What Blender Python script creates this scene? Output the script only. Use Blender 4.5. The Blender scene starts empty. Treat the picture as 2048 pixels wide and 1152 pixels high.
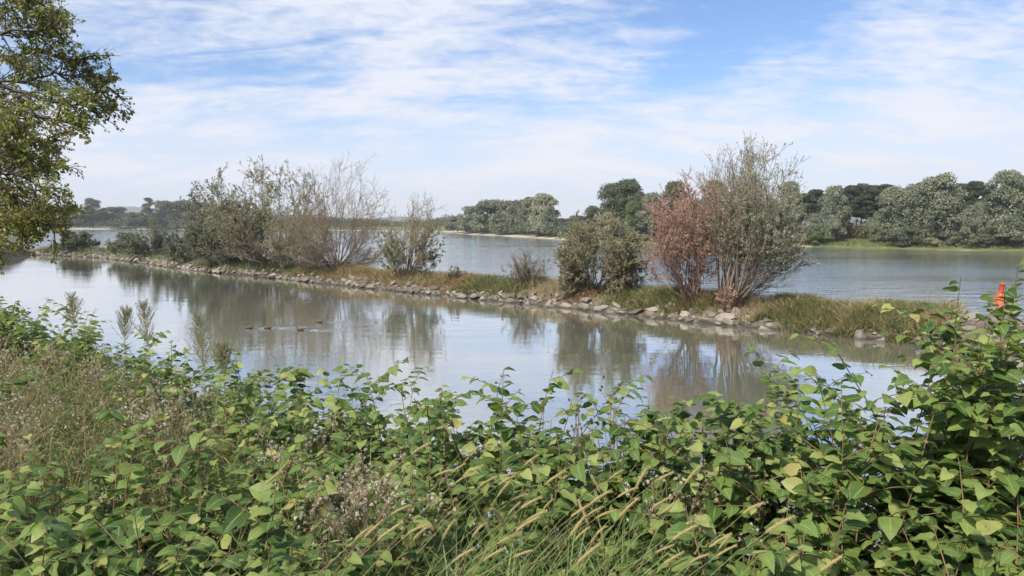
import bpy, bmesh, math, random
import numpy as np
from mathutils import Vector, Matrix

SC = bpy.context.scene
COL = SC.collection
PI = math.pi

# ------------------------------------------------------------------ camera
EYE = 4.5                      # metres above the water
FPX = 1490.0                   # focal length in photograph pixels (2048 wide)
PITCH = math.atan(130.0 / FPX)
cam_data = bpy.data.cameras.new('camera')
cam_data.sensor_width = 36.0
cam_data.lens = FPX / 2048.0 * 36.0
cam_data.clip_start = 0.05
cam_data.clip_end = 20000
cam = bpy.data.objects.new('camera', cam_data)
cam.location = (0, 0, EYE)
cam.rotation_euler = (PI / 2 - PITCH, 0, 0)
COL.objects.link(cam)
SC.camera = cam

# ------------------------------------------------------------------ light
SUN_EL = math.radians(46)
SUN_AZ = math.radians(-142)    # measured from +Y towards +X: behind the camera, to its left
sdir = Vector((math.sin(SUN_AZ) * math.cos(SUN_EL), math.cos(SUN_AZ) * math.cos(SUN_EL), math.sin(SUN_EL)))
sun_data = bpy.data.lights.new('sun', 'SUN')
sun_data.energy = 3.0
sun_data.angle = math.radians(3.0)
sun_data.color = (1.0, 0.93, 0.82)
sun = bpy.data.objects.new('sun', sun_data)
sun.rotation_euler = (-sdir).to_track_quat('-Z', 'Y').to_euler()
sun.location = (0, -20, 60)
COL.objects.link(sun)

world = bpy.data.worlds.new('World')
SC.world = world
world.use_nodes = True


def build_world():
    nt = world.node_tree
    N, L = nt.nodes, nt.links
    N.clear()

    def n(t, **kw):
        x = N.new(t)
        for k, v in kw.items():
            setattr(x, k, v)
        return x

    def m(op, a, b=None, c=None):
        x = n('ShaderNodeMath', operation=op)
        for i, v in enumerate((a, b, c)):
            if v is None:
                continue
            if isinstance(v, (int, float)):
                x.inputs[i].default_value = v
            else:
                L.new(v, x.inputs[i])
        return x.outputs[0]

    def ss(v, a, b, lo=0.0, hi=1.0):
        x = n('ShaderNodeMapRange', interpolation_type='SMOOTHSTEP')
        L.new(v, x.inputs[0])
        for i, q in enumerate((a, b, lo, hi)):
            x.inputs[i + 1].default_value = q
        return x.outputs[0]

    out = n('ShaderNodeOutputWorld')
    bg = n('ShaderNodeBackground')
    bg.inputs[1].default_value = 0.10
    L.new(bg.outputs[0], out.inputs[0])
    sky = n('ShaderNodeTexSky', sky_type='NISHITA')
    sky.sun_disc = False
    sky.sun_elevation = SUN_EL
    sky.sun_rotation = SUN_AZ
    sky.altitude = 250
    sky.air_density = 1.0
    sky.dust_density = 0.6
    sky.ozone_density = 2.2
    tc = n('ShaderNodeTexCoord')
    sep = n('ShaderNodeSeparateXYZ')
    L.new(tc.outputs['Generated'], sep.inputs[0])
    zz = m('MAXIMUM', sep.outputs[2], 0.0)
    zd = m('ADD', zz, 0.22)
    u = m('DIVIDE', sep.outputs[0], zd)
    v = m('DIVIDE', sep.outputs[1], zd)
    comb = n('ShaderNodeCombineXYZ')
    L.new(u, comb.inputs[0]); L.new(v, comb.inputs[1])

    def layer(loc, rot, scl, scale, detail, rough, dist):
        mp = n('ShaderNodeMapping')
        mp.inputs['Location'].default_value = loc
        mp.inputs['Rotation'].default_value = (0, 0, math.radians(rot))
        mp.inputs['Scale'].default_value = scl
        L.new(comb.outputs[0], mp.inputs[0])
        t = n('ShaderNodeTexNoise')
        t.inputs['Scale'].default_value = scale
        t.inputs['Detail'].default_value = detail
        t.inputs['Roughness'].default_value = rough
        t.inputs['Distortion'].default_value = dist
        L.new(mp.outputs[0], t.inputs['Vector'])
        return t.outputs[0]

    a = layer((5.84, 11.60, 0), -18, (1.0, 1.5, 1), 1.15, 6, 0.52, 0.5)     # broad veils
    b = layer((3.50, 4.80, 0), 28, (0.9, 2.0, 1), 2.6, 9, 0.60, 1.0)       # streaks
    c = layer((9.0, 4.0, 0), -30, (1.0, 1.3, 1), 15.0, 4, 0.55, 0.5)      # mackerel ripples
    veil = m('ADD', m('MULTIPLY', a, 0.60), m('ADD', m('MULTIPLY', b, 0.32), m('MULTIPLY', c, 0.15)))
    veil = m('ADD', veil, ss(sep.outputs[2], 0.05, 0.24, 0.055, 0.0))
    cover = ss(veil, 0.44, 0.64)
    low = ss(sep.outputs[2], 0.0, 0.20, 0.86, 0.0)         # thin haze veil low over the river plain
    inv = m('MULTIPLY', m('SUBTRACT', 1.0, m('MULTIPLY', cover, 0.94)), m('SUBTRACT', 1.0, low))
    fac = m('SUBTRACT', 1.0, inv)
    dens = ss(veil, 0.54, 0.70)
    ccol = n('ShaderNodeMix', data_type='RGBA')
    L.new(dens, ccol.inputs[0])
    ccol.inputs[6].default_value = (3.85, 4.15, 4.85, 1)
    ccol.inputs[7].default_value = (4.45, 4.5, 4.85, 1)
    tint = n('ShaderNodeMix', data_type='RGBA', blend_type='MULTIPLY')
    tint.inputs[0].default_value = 1.0
    L.new(sky.outputs[0], tint.inputs[6])
    tint.inputs[7].default_value = (0.57, 0.665, 0.81, 1)
    mix = n('ShaderNodeMix', data_type='RGBA')
    L.new(fac, mix.inputs[0])
    L.new(tint.outputs[2], mix.inputs[6])
    L.new(ccol.outputs[2], mix.inputs[7])
    L.new(mix.outputs[2], bg.inputs[0])


build_world()

SC.render.engine = 'CYCLES'
vs = SC.view_settings
vs.view_transform = 'Standard'
vs.look = 'None'
vs.exposure = 1.05
vs.gamma = 1.0
vs.use_curve_mapping = False
cy = SC.cycles
cy.max_bounces = 5
cy.diffuse_bounces = 2
cy.glossy_bounces = 2
cy.transmission_bounces = 4
cy.transparent_max_bounces = 6
cy.volume_bounces = 0
cy.adaptive_threshold = 0.02
cy.caustics_reflective = False
cy.caustics_refractive = False
cy.use_denoising = True
try:
    cy.denoising_prefilter = 'ACCURATE'
except Exception:
    pass

# ------------------------------------------------------------------ picture <-> place
cP, sP = math.cos(PITCH), math.sin(PITCH)


def ray(px, py):
    u = (px - 1024.0) / FPX
    v = (576.0 - py) / FPX
    return np.array([u, cP + v * sP, -sP + v * cP])


def on_z(px, py, z):
    r = ray(px, py)
    t = (z - EYE) / r[2]
    return np.array([r[0] * t, r[1] * t, z])


def at_y(px, py, Y):
    r = ray(px, py)
    t = Y / r[1]
    return np.array([r[0] * t, Y, EYE + r[2] * t])


def proj(P):
    d = np.asarray(P, float) - np.array([0, 0, EYE])
    f = d[1] * cP - d[2] * sP
    up = d[1] * sP + d[2] * cP
    return 1024 + FPX * d[0] / f, 576 - FPX * up / f


# ------------------------------------------------------------------ mesh helpers
def unit(a):
    return a / np.maximum(np.linalg.norm(a, axis=-1, keepdims=True), 1e-9)


def make_mesh(name, V, faces, rnd=None, leaf=None, smooth=False):
    """faces: list of int arrays (n,k)"""
    me = bpy.data.meshes.new(name)
    V = np.asarray(V, np.float32)
    me.vertices.add(len(V))
    me.vertices.foreach_set('co', V.ravel())
    idx = np.concatenate([f.ravel() for f in faces]).astype(np.int32)
    tot = np.concatenate([np.full(len(f), f.shape[1], np.int32) for f in faces])
    st = np.concatenate([[0], np.cumsum(tot)[:-1]]).astype(np.int32)
    me.loops.add(len(idx))
    me.loops.foreach_set('vertex_index', idx)
    me.polygons.add(len(tot))
    me.polygons.foreach_set('loop_start', st)
    if smooth:
        me.polygons.foreach_set('use_smooth', np.ones(len(tot), bool))
    else:
        me.polygons.foreach_set('use_smooth', np.zeros(len(tot), bool))
    if rnd is not None:
        at = me.attributes.new('rnd', 'FLOAT', 'POINT')
        at.data.foreach_set('value', np.asarray(rnd, np.float32))
    if leaf is not None:
        at = me.attributes.new('leaf', 'FLOAT_VECTOR', 'POINT')
        at.data.foreach_set('vector', np.asarray(leaf, np.float32).ravel())
    me.update(calc_edges=True)
    return me


class MB:
    def __init__(self):
        self.V, self.F, self.R, self.n = [], [], [], 0
        self.leafv = []

    def add(self, V, F, rnd=0.5, leaf=None):
        V = np.asarray(V, float).reshape(-1, 3)
        self.V.append(V)
        for f in (F if isinstance(F, list) else [F]):
            if len(f):
                self.F.append(np.asarray(f) + self.n)
        self.R.append(np.broadcast_to(np.asarray(rnd, float), (len(V),)))
        self.leafv.append(np.zeros((len(V), 3)) if leaf is None else leaf)
        self.n += len(V)

    def mesh(self, name, smooth=False):
        by = {}
        for f in self.F:
            by.setdefault(f.shape[1], []).append(f)
        return make_mesh(name, np.concatenate(self.V), [np.concatenate(x) for x in by.values()],
                         np.concatenate(self.R), np.concatenate(self.leafv), smooth)

    def build(self, name, mat, parent=None, smooth=False, offset=None):
        if offset is not None:
            self.V = [v - np.asarray(offset) for v in self.V]
        return obj(name, self.mesh(name, smooth), mat, parent)


def obj(name, me, mat=None, parent=None):
    if mat is not None and len(me.materials) == 0:
        me.materials.append(mat)
    o = bpy.data.objects.new(name, me)
    COL.objects.link(o)
    if parent is not None:
        o.parent = parent
    return o


def empty(name, loc, label=None, cat=None, group=None):
    o = bpy.data.objects.new(name, None)
    o.empty_display_size = 0.2
    o.location = Vector([float(x) for x in loc])
    COL.objects.link(o)
    tag(o, label, cat, group)
    return o


def tag(o, label=None, cat=None, group=None, kind=None):
    if label: o['label'] = label
    if cat: o['category'] = cat
    if group: o['group'] = group
    if kind: o['kind'] = kind
    return o


def tubes(P, R, sides=4):
    """P (n,k,3), R (n,k) -> verts, quads"""
    P = np.asarray(P, float); R = np.asarray(R, float)
    n, k = R.shape
    T = unit(np.gradient(P, axis=1))
    m = unit(T.mean(axis=1))
    ref = np.where(np.abs(m[:, 2:3]) < 0.8, np.array([[0, 0, 1.0]]), np.array([[1.0, 0, 0]]))
    A = unit(np.cross(T, ref[:, None, :]))
    B = np.cross(T, A)
    a = np.arange(sides) * 2 * PI / sides
    V = P[:, :, None, :] + R[:, :, None, None] * (np.cos(a)[None, None, :, None] * A[:, :, None, :]
                                                   + np.sin(a)[None, None, :, None] * B[:, :, None, :])
    i = np.arange(n)[:, None, None] * k * sides
    j = np.arange(k - 1)[None, :, None] * sides
    s = np.arange(sides)[None, None, :]
    s2 = (s + 1) % sides
    q = np.stack([i + j + s, i + j + s2, i + j + sides + s2, i + j + sides + s], -1).reshape(-1, 4)
    return V.reshape(-1, 3), q


def grow(rng, base, d, length, k, curl, jit):
    """polylines (n,k,3): start at base, heading d, bent by curl per unit of relative length"""
    n = len(base)
    P = np.zeros((n, k, 3))
    P[:, 0] = base
    d = unit(d)
    st = (length / (k - 1))[:, None]
    curl = np.broadcast_to(curl, (n, 3))
    for i in range(1, k):
        d = unit(d + curl / (k - 1) + rng.normal(0, jit, (n, 3)))
        P[:, i] = P[:, i - 1] + d * st
    return P


def along(P, t):
    """P (n,k,3), t (n,m) -> points and tangents (n,m,3)"""
    k = P.shape[1]
    x = np.clip(t, 0, 0.9999) * (k - 1)
    i = x.astype(int)
    f = (x - i)[..., None]
    r = np.arange(len(P))[:, None]
    a, b = P[r, i], P[r, i + 1]
    return a + (b - a) * f, unit(b - a)


def perp(rng, T):
    v = rng.normal(0, 1, T.shape)
    v -= (v * T).sum(-1, keepdims=True) * T
    return unit(v)


def branch(rng, P, m, t0, t1, ang, lfrac, Lpar, k, curl, jit):
    """m children on each parent; returns polylines (n*m,k,3), parameter t (n*m,)"""
    n = len(P)
    t = rng.uniform(t0, t1, (n, m))
    b, T = along(P, t)
    a = np.radians(rng.uniform(ang[0], ang[1], (n, m)))[..., None]
    d = T * np.cos(a) + perp(rng, T) * np.sin(a)
    L = Lpar[:, None] * rng.uniform(lfrac[0], lfrac[1], (n, m)) * (1.15 - 0.6 * t)
    Q = grow(rng, b.reshape(-1, 3), d.reshape(-1, 3), L.ravel(), k, curl, jit)
    return Q, t.ravel(), L.ravel()


def leafq(rng, P, D, N, L, W, fold=0.15):
    """one folded diamond per leaf, (n*4) verts"""
    D = unit(D); S = unit(np.cross(D, N)); N = np.cross(S, D)
    L = np.broadcast_to(L, (len(P),))[:, None]; W = np.broadcast_to(W, (len(P),))[:, None]
    v0 = P
    v1 = P + D * L * 0.42 + S * W * 0.5 + N * W * fold
    v2 = P + D * L - N * L * 0.10
    v3 = P + D * L * 0.42 - S * W * 0.5 + N * W * fold
    V = np.stack([v0, v1, v2, v3], 1).reshape(-1, 3)
    F = np.arange(len(P) * 4).reshape(-1, 4)
    return V, F


def blades(rng, P, H, W, lean, droop=0.5):
    """grass ribbons, 3 quads each; lean (n,3) horizontal vector as a share of height"""
    n = len(P)
    a = rng.uniform(0, 2 * PI, n)
    S = np.stack([np.cos(a), np.sin(a), np.zeros(n)], 1)
    hs = np.array([0, 0.38, 0.72, 1.0]); ws = np.array([0.8, 1.0, 0.66, 0.06])
    H = H[:, None, None]
    bend = (hs ** 2)[None, :, None]
    up = hs[None, :, None] * (1 - droop * 0.35 * bend)
    C = P[:, None, :] + H * (lean[:, None, :] * (0.35 * hs[None, :, None] + bend * (0.4 + droop)) + up * np.array([0, 0, 1.0]))
    off = S[:, None, :] * (W[:, None, None] * ws[None, :, None] * 0.5)
    V = np.stack([C - off, C + off], 2).reshape(-1, 3)
    i = np.arange(n)[:, None] * 8 + np.arange(3)[None, :] * 2
    F = np.stack([i, i + 1, i + 3, i + 2], -1).reshape(-1, 4)
    return V, F


# ------------------------------------------------------------------ materials
def lin(r, g, b):
    f = lambda c: ((c / 255.0 + 0.055) / 1.055) ** 2.4 if c > 10 else c / 255.0 / 12.92
    return (f(r), f(g), f(b), 1)


def new_mat(name):
    m = bpy.data.materials.new(name)
    m.use_nodes = True
    nt = m.node_tree
    nt.nodes.clear()
    out = nt.nodes.new('ShaderNodeOutputMaterial')
    return m, nt, out


def rnd_socket(nt):
    N, L = nt.nodes, nt.links
    at = N.new('ShaderNodeAttribute'); at.attribute_name = 'rnd'
    oi = N.new('ShaderNodeObjectInfo')
    ad = N.new('ShaderNodeMath'); ad.operation = 'ADD'
    L.new(at.outputs['Fac'], ad.inputs[0]); L.new(oi.outputs['Random'], ad.inputs[1])
    fr = N.new('ShaderNodeMath'); fr.operation = 'FRACT'
    L.new(ad.outputs[0], fr.inputs[0])
    return fr.outputs[0]


def ramp(nt, fac, stops):
    r = nt.nodes.new('ShaderNodeValToRGB')
    e = r.color_ramp.elements
    while len(e) < len(stops):
        e.new(0.5)
    for i, (p, c) in enumerate(stops):
        e[i].position = p
        e[i].color = c if len(c) == 4 else (*c, 1)
    nt.links.new(fac, r.inputs[0])
    return r.outputs[0]


def foliage(name, cols, trans=0.25, rough=0.55, spec=0.3, use_obj=False):
    """small leaves: colour varies from leaf to leaf"""
    m, nt, out = new_mat(name)
    N, L = nt.nodes, nt.links
    if use_obj:
        f = rnd_socket(nt)
    else:
        at = N.new('ShaderNodeAttribute'); at.attribute_name = 'rnd'
        f = at.outputs['Fac']
    k = len(cols)
    c = ramp(nt, f, [(i / (k - 1), (*q, 1)) for i, q in enumerate(cols)])
    p = N.new('ShaderNodeBsdfPrincipled')
    p.inputs['Roughness'].default_value = rough
    p.inputs['Specular IOR Level'].default_value = spec
    L.new(c, p.inputs['Base Color'])
    tr = N.new('ShaderNodeBsdfTranslucent')
    L.new(c, tr.inputs[0])
    mx = N.new('ShaderNodeMixShader')
    mx.inputs[0].default_value = trans
    L.new(p.outputs[0], mx.inputs[1]); L.new(tr.outputs[0], mx.inputs[2])
    L.new(mx.outputs[0], out.inputs[0])
    return m


def rough_mat(name, stops, scale=3.0, rough=0.85, bump=0.02, detail=6, coord='Object', extra=None, use_obj=False):
    m, nt, out = new_mat(name)
    N, L = nt.nodes, nt.links
    tc = N.new('ShaderNodeTexCoord')
    no = N.new('ShaderNodeTexNoise')
    no.inputs['Scale'].default_value = scale
    no.inputs['Detail'].default_value = detail
    no.inputs['Roughness'].default_value = 0.62
    L.new(tc.outputs[coord], no.inputs['Vector'])
    f = no.outputs[0]
    if use_obj:
        r = rnd_socket(nt)
        mm = N.new('ShaderNodeMath'); mm.operation = 'MULTIPLY_ADD'
        L.new(r, mm.inputs[0]); mm.inputs[1].default_value = 0.5
        ml = N.new('ShaderNodeMath'); ml.operation = 'MULTIPLY'
        L.new(f, ml.inputs[0]); ml.inputs[1].default_value = 0.55
        L.new(ml.outputs[0], mm.inputs[2])
        f = mm.outputs[0]
    c = ramp(nt, f, stops)
    p = N.new('ShaderNodeBsdfPrincipled')
    p.inputs['Roughness'].default_value = rough
    p.inputs['Specular IOR Level'].default_value = 0.25
    L.new(c, p.inputs['Base Color'])
    if bump:
        b = N.new('ShaderNodeBump')
        b.inputs['Distance'].default_value = bump
        b.inputs['Strength'].default_value = 0.8
        L.new(no.outputs[0], b.inputs['Height'])
        L.new(b.outputs[0], p.inputs['Normal'])
    if extra:
        extra(nt, p, c)
    L.new(p.outputs[0], out.inputs[0])
    return m


def water_mat(name, base, layers, rough):
    m, nt, out = new_mat(name)
    N, L = nt.nodes, nt.links
    ge = N.new('ShaderNodeNewGeometry')
    prev = None
    for (scl, rot, scale, detail, dist, patch) in layers:
        mp = N.new('ShaderNodeMapping')
        mp.inputs['Scale'].default_value = scl
        mp.inputs['Rotation'].default_value = (0, 0, math.radians(rot))
        L.new(ge.outputs['Position'], mp.inputs[0])
        no = N.new('ShaderNodeTexNoise')
        no.inputs['Scale'].default_value = scale
        no.inputs['Detail'].default_value = detail
        no.inputs['Roughness'].default_value = 0.55
        L.new(mp.outputs[0], no.inputs['Vector'])
        b = N.new('ShaderNodeBump')
        b.inputs['Strength'].default_value = 1.0
        b.inputs['Distance'].default_value = dist
        if patch:
            n2 = N.new('ShaderNodeTexNoise')
            n2.inputs['Scale'].default_value = patch[0]
            n2.inputs['Detail'].default_value = 3
            mp2 = N.new('ShaderNodeMapping')
            mp2.inputs['Scale'].default_value = patch[1]
            L.new(ge.outputs['Position'], mp2.inputs[0])
            L.new(mp2.outputs[0], n2.inputs['Vector'])
            r = N.new('ShaderNodeMapRange')
            r.interpolation_type = 'SMOOTHSTEP'
            for i, q in enumerate((0.40, 0.62, patch[2], 1.0)):
                r.inputs[i + 1].default_value = q
            L.new(n2.outputs[0], r.inputs[0])
            L.new(r.outputs[0], b.inputs['Strength'])
        L.new(no.outputs[0], b.inputs['Height'])
        if prev is not None:
            L.new(prev, b.inputs['Normal'])
        prev = b.outputs[0]
    df = N.new('ShaderNodeBsdfDiffuse'); df.inputs[0].default_value = (*base, 1)
    gl = N.new('ShaderNodeBsdfGlossy'); gl.inputs['Roughness'].default_value = rough
    gl.inputs[0].default_value = (1, 1, 1, 1)
    fr = N.new('ShaderNodeFresnel'); fr.inputs['IOR'].default_value = 1.333
    pw = N.new('ShaderNodeMath'); pw.operation = 'POWER'; pw.inputs[1].default_value = 0.34
    L.new(fr.outputs[0], pw.inputs[0])
    for x in (gl, fr):
        L.new(prev, x.inputs['Normal'])
    mx = N.new('ShaderNodeMixShader')
    L.new(pw.outputs[0], mx.inputs[0]); L.new(df.outputs[0], mx.inputs[1]); L.new(gl.outputs[0], mx.inputs[2])
    L.new(mx.outputs[0], out.inputs[0])
    return m


def plain(name, col, rough=0.5, spec=0.4, wear=0.25, scale=8):
    m, nt, out = new_mat(name)
    N, L = nt.nodes, nt.links
    tc = N.new('ShaderNodeTexCoord')
    no = N.new('ShaderNodeTexNoise')
    no.inputs['Scale'].default_value = scale
    no.inputs['Detail'].default_value = 6
    L.new(tc.outputs['Object'], no.inputs['Vector'])
    d = tuple(x * (1 - wear) for x in col)
    c = ramp(nt, no.outputs[0], [(0.35, (*d, 1)), (0.65, (*col, 1))])
    p = N.new('ShaderNodeBsdfPrincipled')
    p.inputs['Roughness'].default_value = rough
    p.inputs['Specular IOR Level'].default_value = spec
    L.new(c, p.inputs['Base Color'])
    L.new(p.outputs[0], out.inputs[0])
    return m


def leaf_mat(name, stops, back, trans=0.28, rough=0.52):
    """broad knotweed leaf: pale midrib and side veins, dull underside"""
    m, nt, out = new_mat(name)
    N, L = nt.nodes, nt.links

    def mth(op, a, b=None, c=None):
        x = N.new('ShaderNodeMath'); x.operation = op
        for i, v in enumerate((a, b, c)):
            if v is None: continue
            if isinstance(v, (int, float)): x.inputs[i].default_value = v
            else: L.new(v, x.inputs[i])
        return x.outputs[0]
    f = rnd_socket(nt)
    c = ramp(nt, f, stops)
    at = N.new('ShaderNodeAttribute'); at.attribute_name = 'leaf'
    sp = N.new('ShaderNodeSeparateXYZ'); L.new(at.outputs['Vector'], sp.inputs[0])
    au = mth('ABSOLUTE', sp.outputs[0])
    mid = N.new('ShaderNodeMapRange'); mid.inputs[1].default_value = 0.10; mid.inputs[2].default_value = 0.02
    L.new(au, mid.inputs[0])
    w = mth('SINE', mth('MULTIPLY', mth('SUBTRACT', sp.outputs[1], mth('MULTIPLY', au, 0.22)), 50.0))
    vein = N.new('ShaderNodeMapRange'); vein.inputs[1].default_value = 0.80; vein.inputs[2].default_value = 1.0
    L.new(w, vein.inputs[0])
    vf = mth('MAXIMUM', mth('MULTIPLY', mid.outputs[0], 0.75), mth('MULTIPLY', vein.outputs[0], 0.11))
    tc = N.new('ShaderNodeTexCoord')
    no = N.new('ShaderNodeTexNoise'); no.inputs['Scale'].default_value = 26; no.inputs['Detail'].default_value = 4
    L.new(tc.outputs['Object'], no.inputs['Vector'])
    mott = N.new('ShaderNodeMix'); mott.data_type = 'RGBA'; mott.blend_type = 'MULTIPLY'
    mott.inputs[0].default_value = 0.5
    L.new(c, mott.inputs[6])
    mc = ramp(nt, no.outputs[0], [(0.3, (0.62, 0.66, 0.6, 1)), (0.7, (1.25, 1.2, 1.1, 1))])
    L.new(mc, mott.inputs[7])
    # brown spots and scorched rims, more on some leaves than on others
    n3 = N.new('ShaderNodeTexNoise'); n3.inputs['Scale'].default_value = 7.0; n3.inputs['Detail'].default_value = 5
    ofs = N.new('ShaderNodeVectorMath'); ofs.operation = 'ADD'
    L.new(tc.outputs['Object'], ofs.inputs[0])
    cmb = N.new('ShaderNodeCombineXYZ'); L.new(mth('MULTIPLY', f, 40.0), cmb.inputs[0]); L.new(cmb.outputs[0], ofs.inputs[1])
    L.new(ofs.outputs[0], n3.inputs['Vector'])
    sc_ = mth('ADD', n3.outputs[0], mth('ADD', mth('MULTIPLY', mth('POWER', au, 4.0), 0.10), mth('MULTIPLY', mth('SINE', mth('MULTIPLY', f, 61.0)), 0.05)))
    spot = N.new('ShaderNodeMapRange'); spot.inputs[1].default_value = 0.67; spot.inputs[2].default_value = 0.72
    L.new(sc_, spot.inputs[0])
    brn = N.new('ShaderNodeMix'); brn.data_type = 'RGBA'
    L.new(mth('MULTIPLY', spot.outputs[0], 0.8), brn.inputs[0]); L.new(mott.outputs[2], brn.inputs[6]); brn.inputs[7].default_value = (0.17, 0.10, 0.045, 1)
    v2 = N.new('ShaderNodeMix'); v2.data_type = 'RGBA'
    L.new(vf, v2.inputs[0]); L.new(brn.outputs[2], v2.inputs[6])
    v2.inputs[7].default_value = (0.30, 0.36, 0.13, 1)
    ge = N.new('ShaderNodeNewGeometry')
    bk = N.new('ShaderNodeMix'); bk.data_type = 'RGBA'
    L.new(mth('MULTIPLY', ge.outputs['Backfacing'], 0.65), bk.inputs[0])
    L.new(v2.outputs[2], bk.inputs[6]); bk.inputs[7].default_value = (*back, 1)
    p = N.new('ShaderNodeBsdfPrincipled')
    p.inputs['Roughness'].default_value = rough
    p.inputs['Specular IOR Level'].default_value = 0.32
    L.new(bk.outputs[2], p.inputs['Base Color'])
    bp = N.new('ShaderNodeBump'); bp.inputs['Distance'].default_value = 0.004; bp.inputs['Strength'].default_value = 0.35
    bp.invert = True
    L.new(vf, bp.inputs['Height']); L.new(bp.outputs[0], p.inputs['Normal'])
    tr = N.new('ShaderNodeBsdfTranslucent')
    tl = N.new('ShaderNodeMix'); tl.data_type = 'RGBA'; tl.blend_type = 'MULTIPLY'; tl.inputs[0].default_value = 1
    L.new(v2.outputs[2], tl.inputs[6]); tl.inputs[7].default_value = (1.25, 1.3, 0.55, 1)
    L.new(tl.outputs[2], tr.inputs[0])
    mx = N.new('ShaderNodeMixShader'); mx.inputs[0].default_value = trans
    L.new(p.outputs[0], mx.inputs[1]); L.new(tr.outputs[0], mx.inputs[2])
    L.new(mx.outputs[0], out.inputs[0])
    return m


M = {}
M['bark'] = rough_mat('bark', [(0.3, (0.045, 0.036, 0.028, 1)), (0.7, (0.14, 0.11, 0.085, 1))], 9, 0.9, 0.02)
M['twig'] = rough_mat('twig_bark', [(0.3, (0.15, 0.12, 0.085, 1)), (0.7, (0.32, 0.26, 0.195, 1))], 6, 0.85, 0.0)
M['twig_red'] = rough_mat('red_twig_bark', [(0.3, (0.17, 0.10, 0.075, 1)), (0.7, (0.34, 0.22, 0.165, 1))], 6, 0.85, 0.0)
M['pine_bark'] = rough_mat('pine_bark', [(0.3, (0.09, 0.05, 0.035, 1)), (0.7, (0.22, 0.13, 0.09, 1))], 4, 0.9, 0.03)
M['willow'] = foliage('willow_leaves', [(0.18, 0.185, 0.115), (0.30, 0.305, 0.205), (0.43, 0.425, 0.31)], 0.22)
M['silver'] = foliage('silver_willow_leaves', [(0.10, 0.115, 0.068), (0.19, 0.21, 0.13), (0.30, 0.315, 0.215)], 0.2)
M['far'] = foliage('far_wood_leaves', [(0.06, 0.075, 0.04), (0.11, 0.13, 0.07), (0.19, 0.205, 0.12)], 0.2)
M['olive'] = foliage('olive_leaves', [(0.16, 0.16, 0.085), (0.28, 0.275, 0.15), (0.40, 0.38, 0.23)], 0.25)
M['dark'] = foliage('dark_shrub_leaves', [(0.09, 0.105, 0.06), (0.175, 0.19, 0.115), (0.27, 0.28, 0.185)], 0.2)
M['red'] = foliage('red_brown_leaves', [(0.38, 0.20, 0.15), (0.52, 0.31, 0.24), (0.62, 0.42, 0.335)], 0.25)
M['brown'] = foliage('brown_willow_leaves', [(0.17, 0.12, 0.07), (0.25, 0.19, 0.11), (0.31, 0.27, 0.16)], 0.2)
M['poplar'] = foliage('poplar_leaves', [(0.055, 0.07, 0.036), (0.09, 0.11, 0.055), (0.15, 0.17, 0.09)], 0.2)
M['bright'] = foliage('bright_green_leaves', [(0.075, 0.11, 0.035), (0.12, 0.165, 0.055), (0.18, 0.22, 0.085)], 0.25)
M['pine'] = foliage('pine_needles', [(0.025, 0.038, 0.02), (0.042, 0.06, 0.03), (0.065, 0.085, 0.045)], 0.1)
M['rust'] = foliage('rust_shrub_leaves', [(0.10, 0.06, 0.03), (0.17, 0.10, 0.05), (0.2, 0.15, 0.07)], 0.2)
M['aspen'] = foliage('overhanging_tree_leaves', [(0.14, 0.165, 0.04), (0.25, 0.27, 0.065), (0.36, 0.36, 0.09), (0.47, 0.43, 0.11)], 0.5, 0.45, 0.4)
M['grass'] = foliage('green_grass', [(0.085, 0.12, 0.032), (0.15, 0.185, 0.058), (0.25, 0.27, 0.11)], 0.3, 0.5)
M['lush'] = foliage('lush_grass', [(0.08, 0.14, 0.03), (0.15, 0.225, 0.06), (0.25, 0.32, 0.12)], 0.3, 0.5)
M['dry'] = foliage('dry_grass', [(0.25, 0.19, 0.085), (0.38, 0.30, 0.145), (0.52, 0.44, 0.25)], 0.3, 0.6)
M['rustgrass'] = foliage('rust_grass', [(0.26, 0.13, 0.06), (0.38, 0.21, 0.10), (0.45, 0.30, 0.15)], 0.3, 0.6)
M['knot'] = leaf_mat('knotweed_leaf', [(0.0, (0.042, 0.088, 0.018, 1)), (0.3, (0.085, 0.15, 0.034, 1)), (0.6, (0.14, 0.215, 0.05, 1)), (0.85, (0.225, 0.29, 0.08, 1)), (0.97, (0.33, 0.37, 0.12, 1)), (1.0, (0.36, 0.31, 0.11, 1))], (0.23, 0.28, 0.15), 0.33)
M['knotstem'] = rough_mat('knotweed_stem', [(0.3, (0.12, 0.12, 0.04, 1)), (0.7, (0.24, 0.12, 0.075, 1))], 5, 0.5, 0.0)
M['drystem'] = rough_mat('dry_stem', [(0.3, (0.16, 0.12, 0.06, 1)), (0.7, (0.30, 0.24, 0.14, 1))], 12, 0.8, 0.0)
M['strawstem'] = rough_mat('straw_stem', [(0.3, (0.22, 0.20, 0.09, 1)), (0.7, (0.36, 0.31, 0.16, 1))], 12, 0.7, 0.0)
M['fluff'] = foliage('seed_fluff', [(0.40, 0.32, 0.20), (0.56, 0.48, 0.36), (0.78, 0.72, 0.60)], 0.35, 0.9, 0.1)
M['foxtail'] = foliage('foxtail_bristles', [(0.33, 0.26, 0.10), (0.50, 0.41, 0.19), (0.66, 0.57, 0.31)], 0.3, 0.7, 0.2)
M['feather'] = foliage('feathery_panicle', [(0.24, 0.25, 0.13), (0.34, 0.34, 0.20), (0.46, 0.44, 0.30)], 0.3, 0.8, 0.1)
M['weed'] = foliage('weed_leaves', [(0.07, 0.12, 0.03), (0.13, 0.19, 0.055), (0.21, 0.27, 0.09)], 0.28, 0.5, 0.35)


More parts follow.
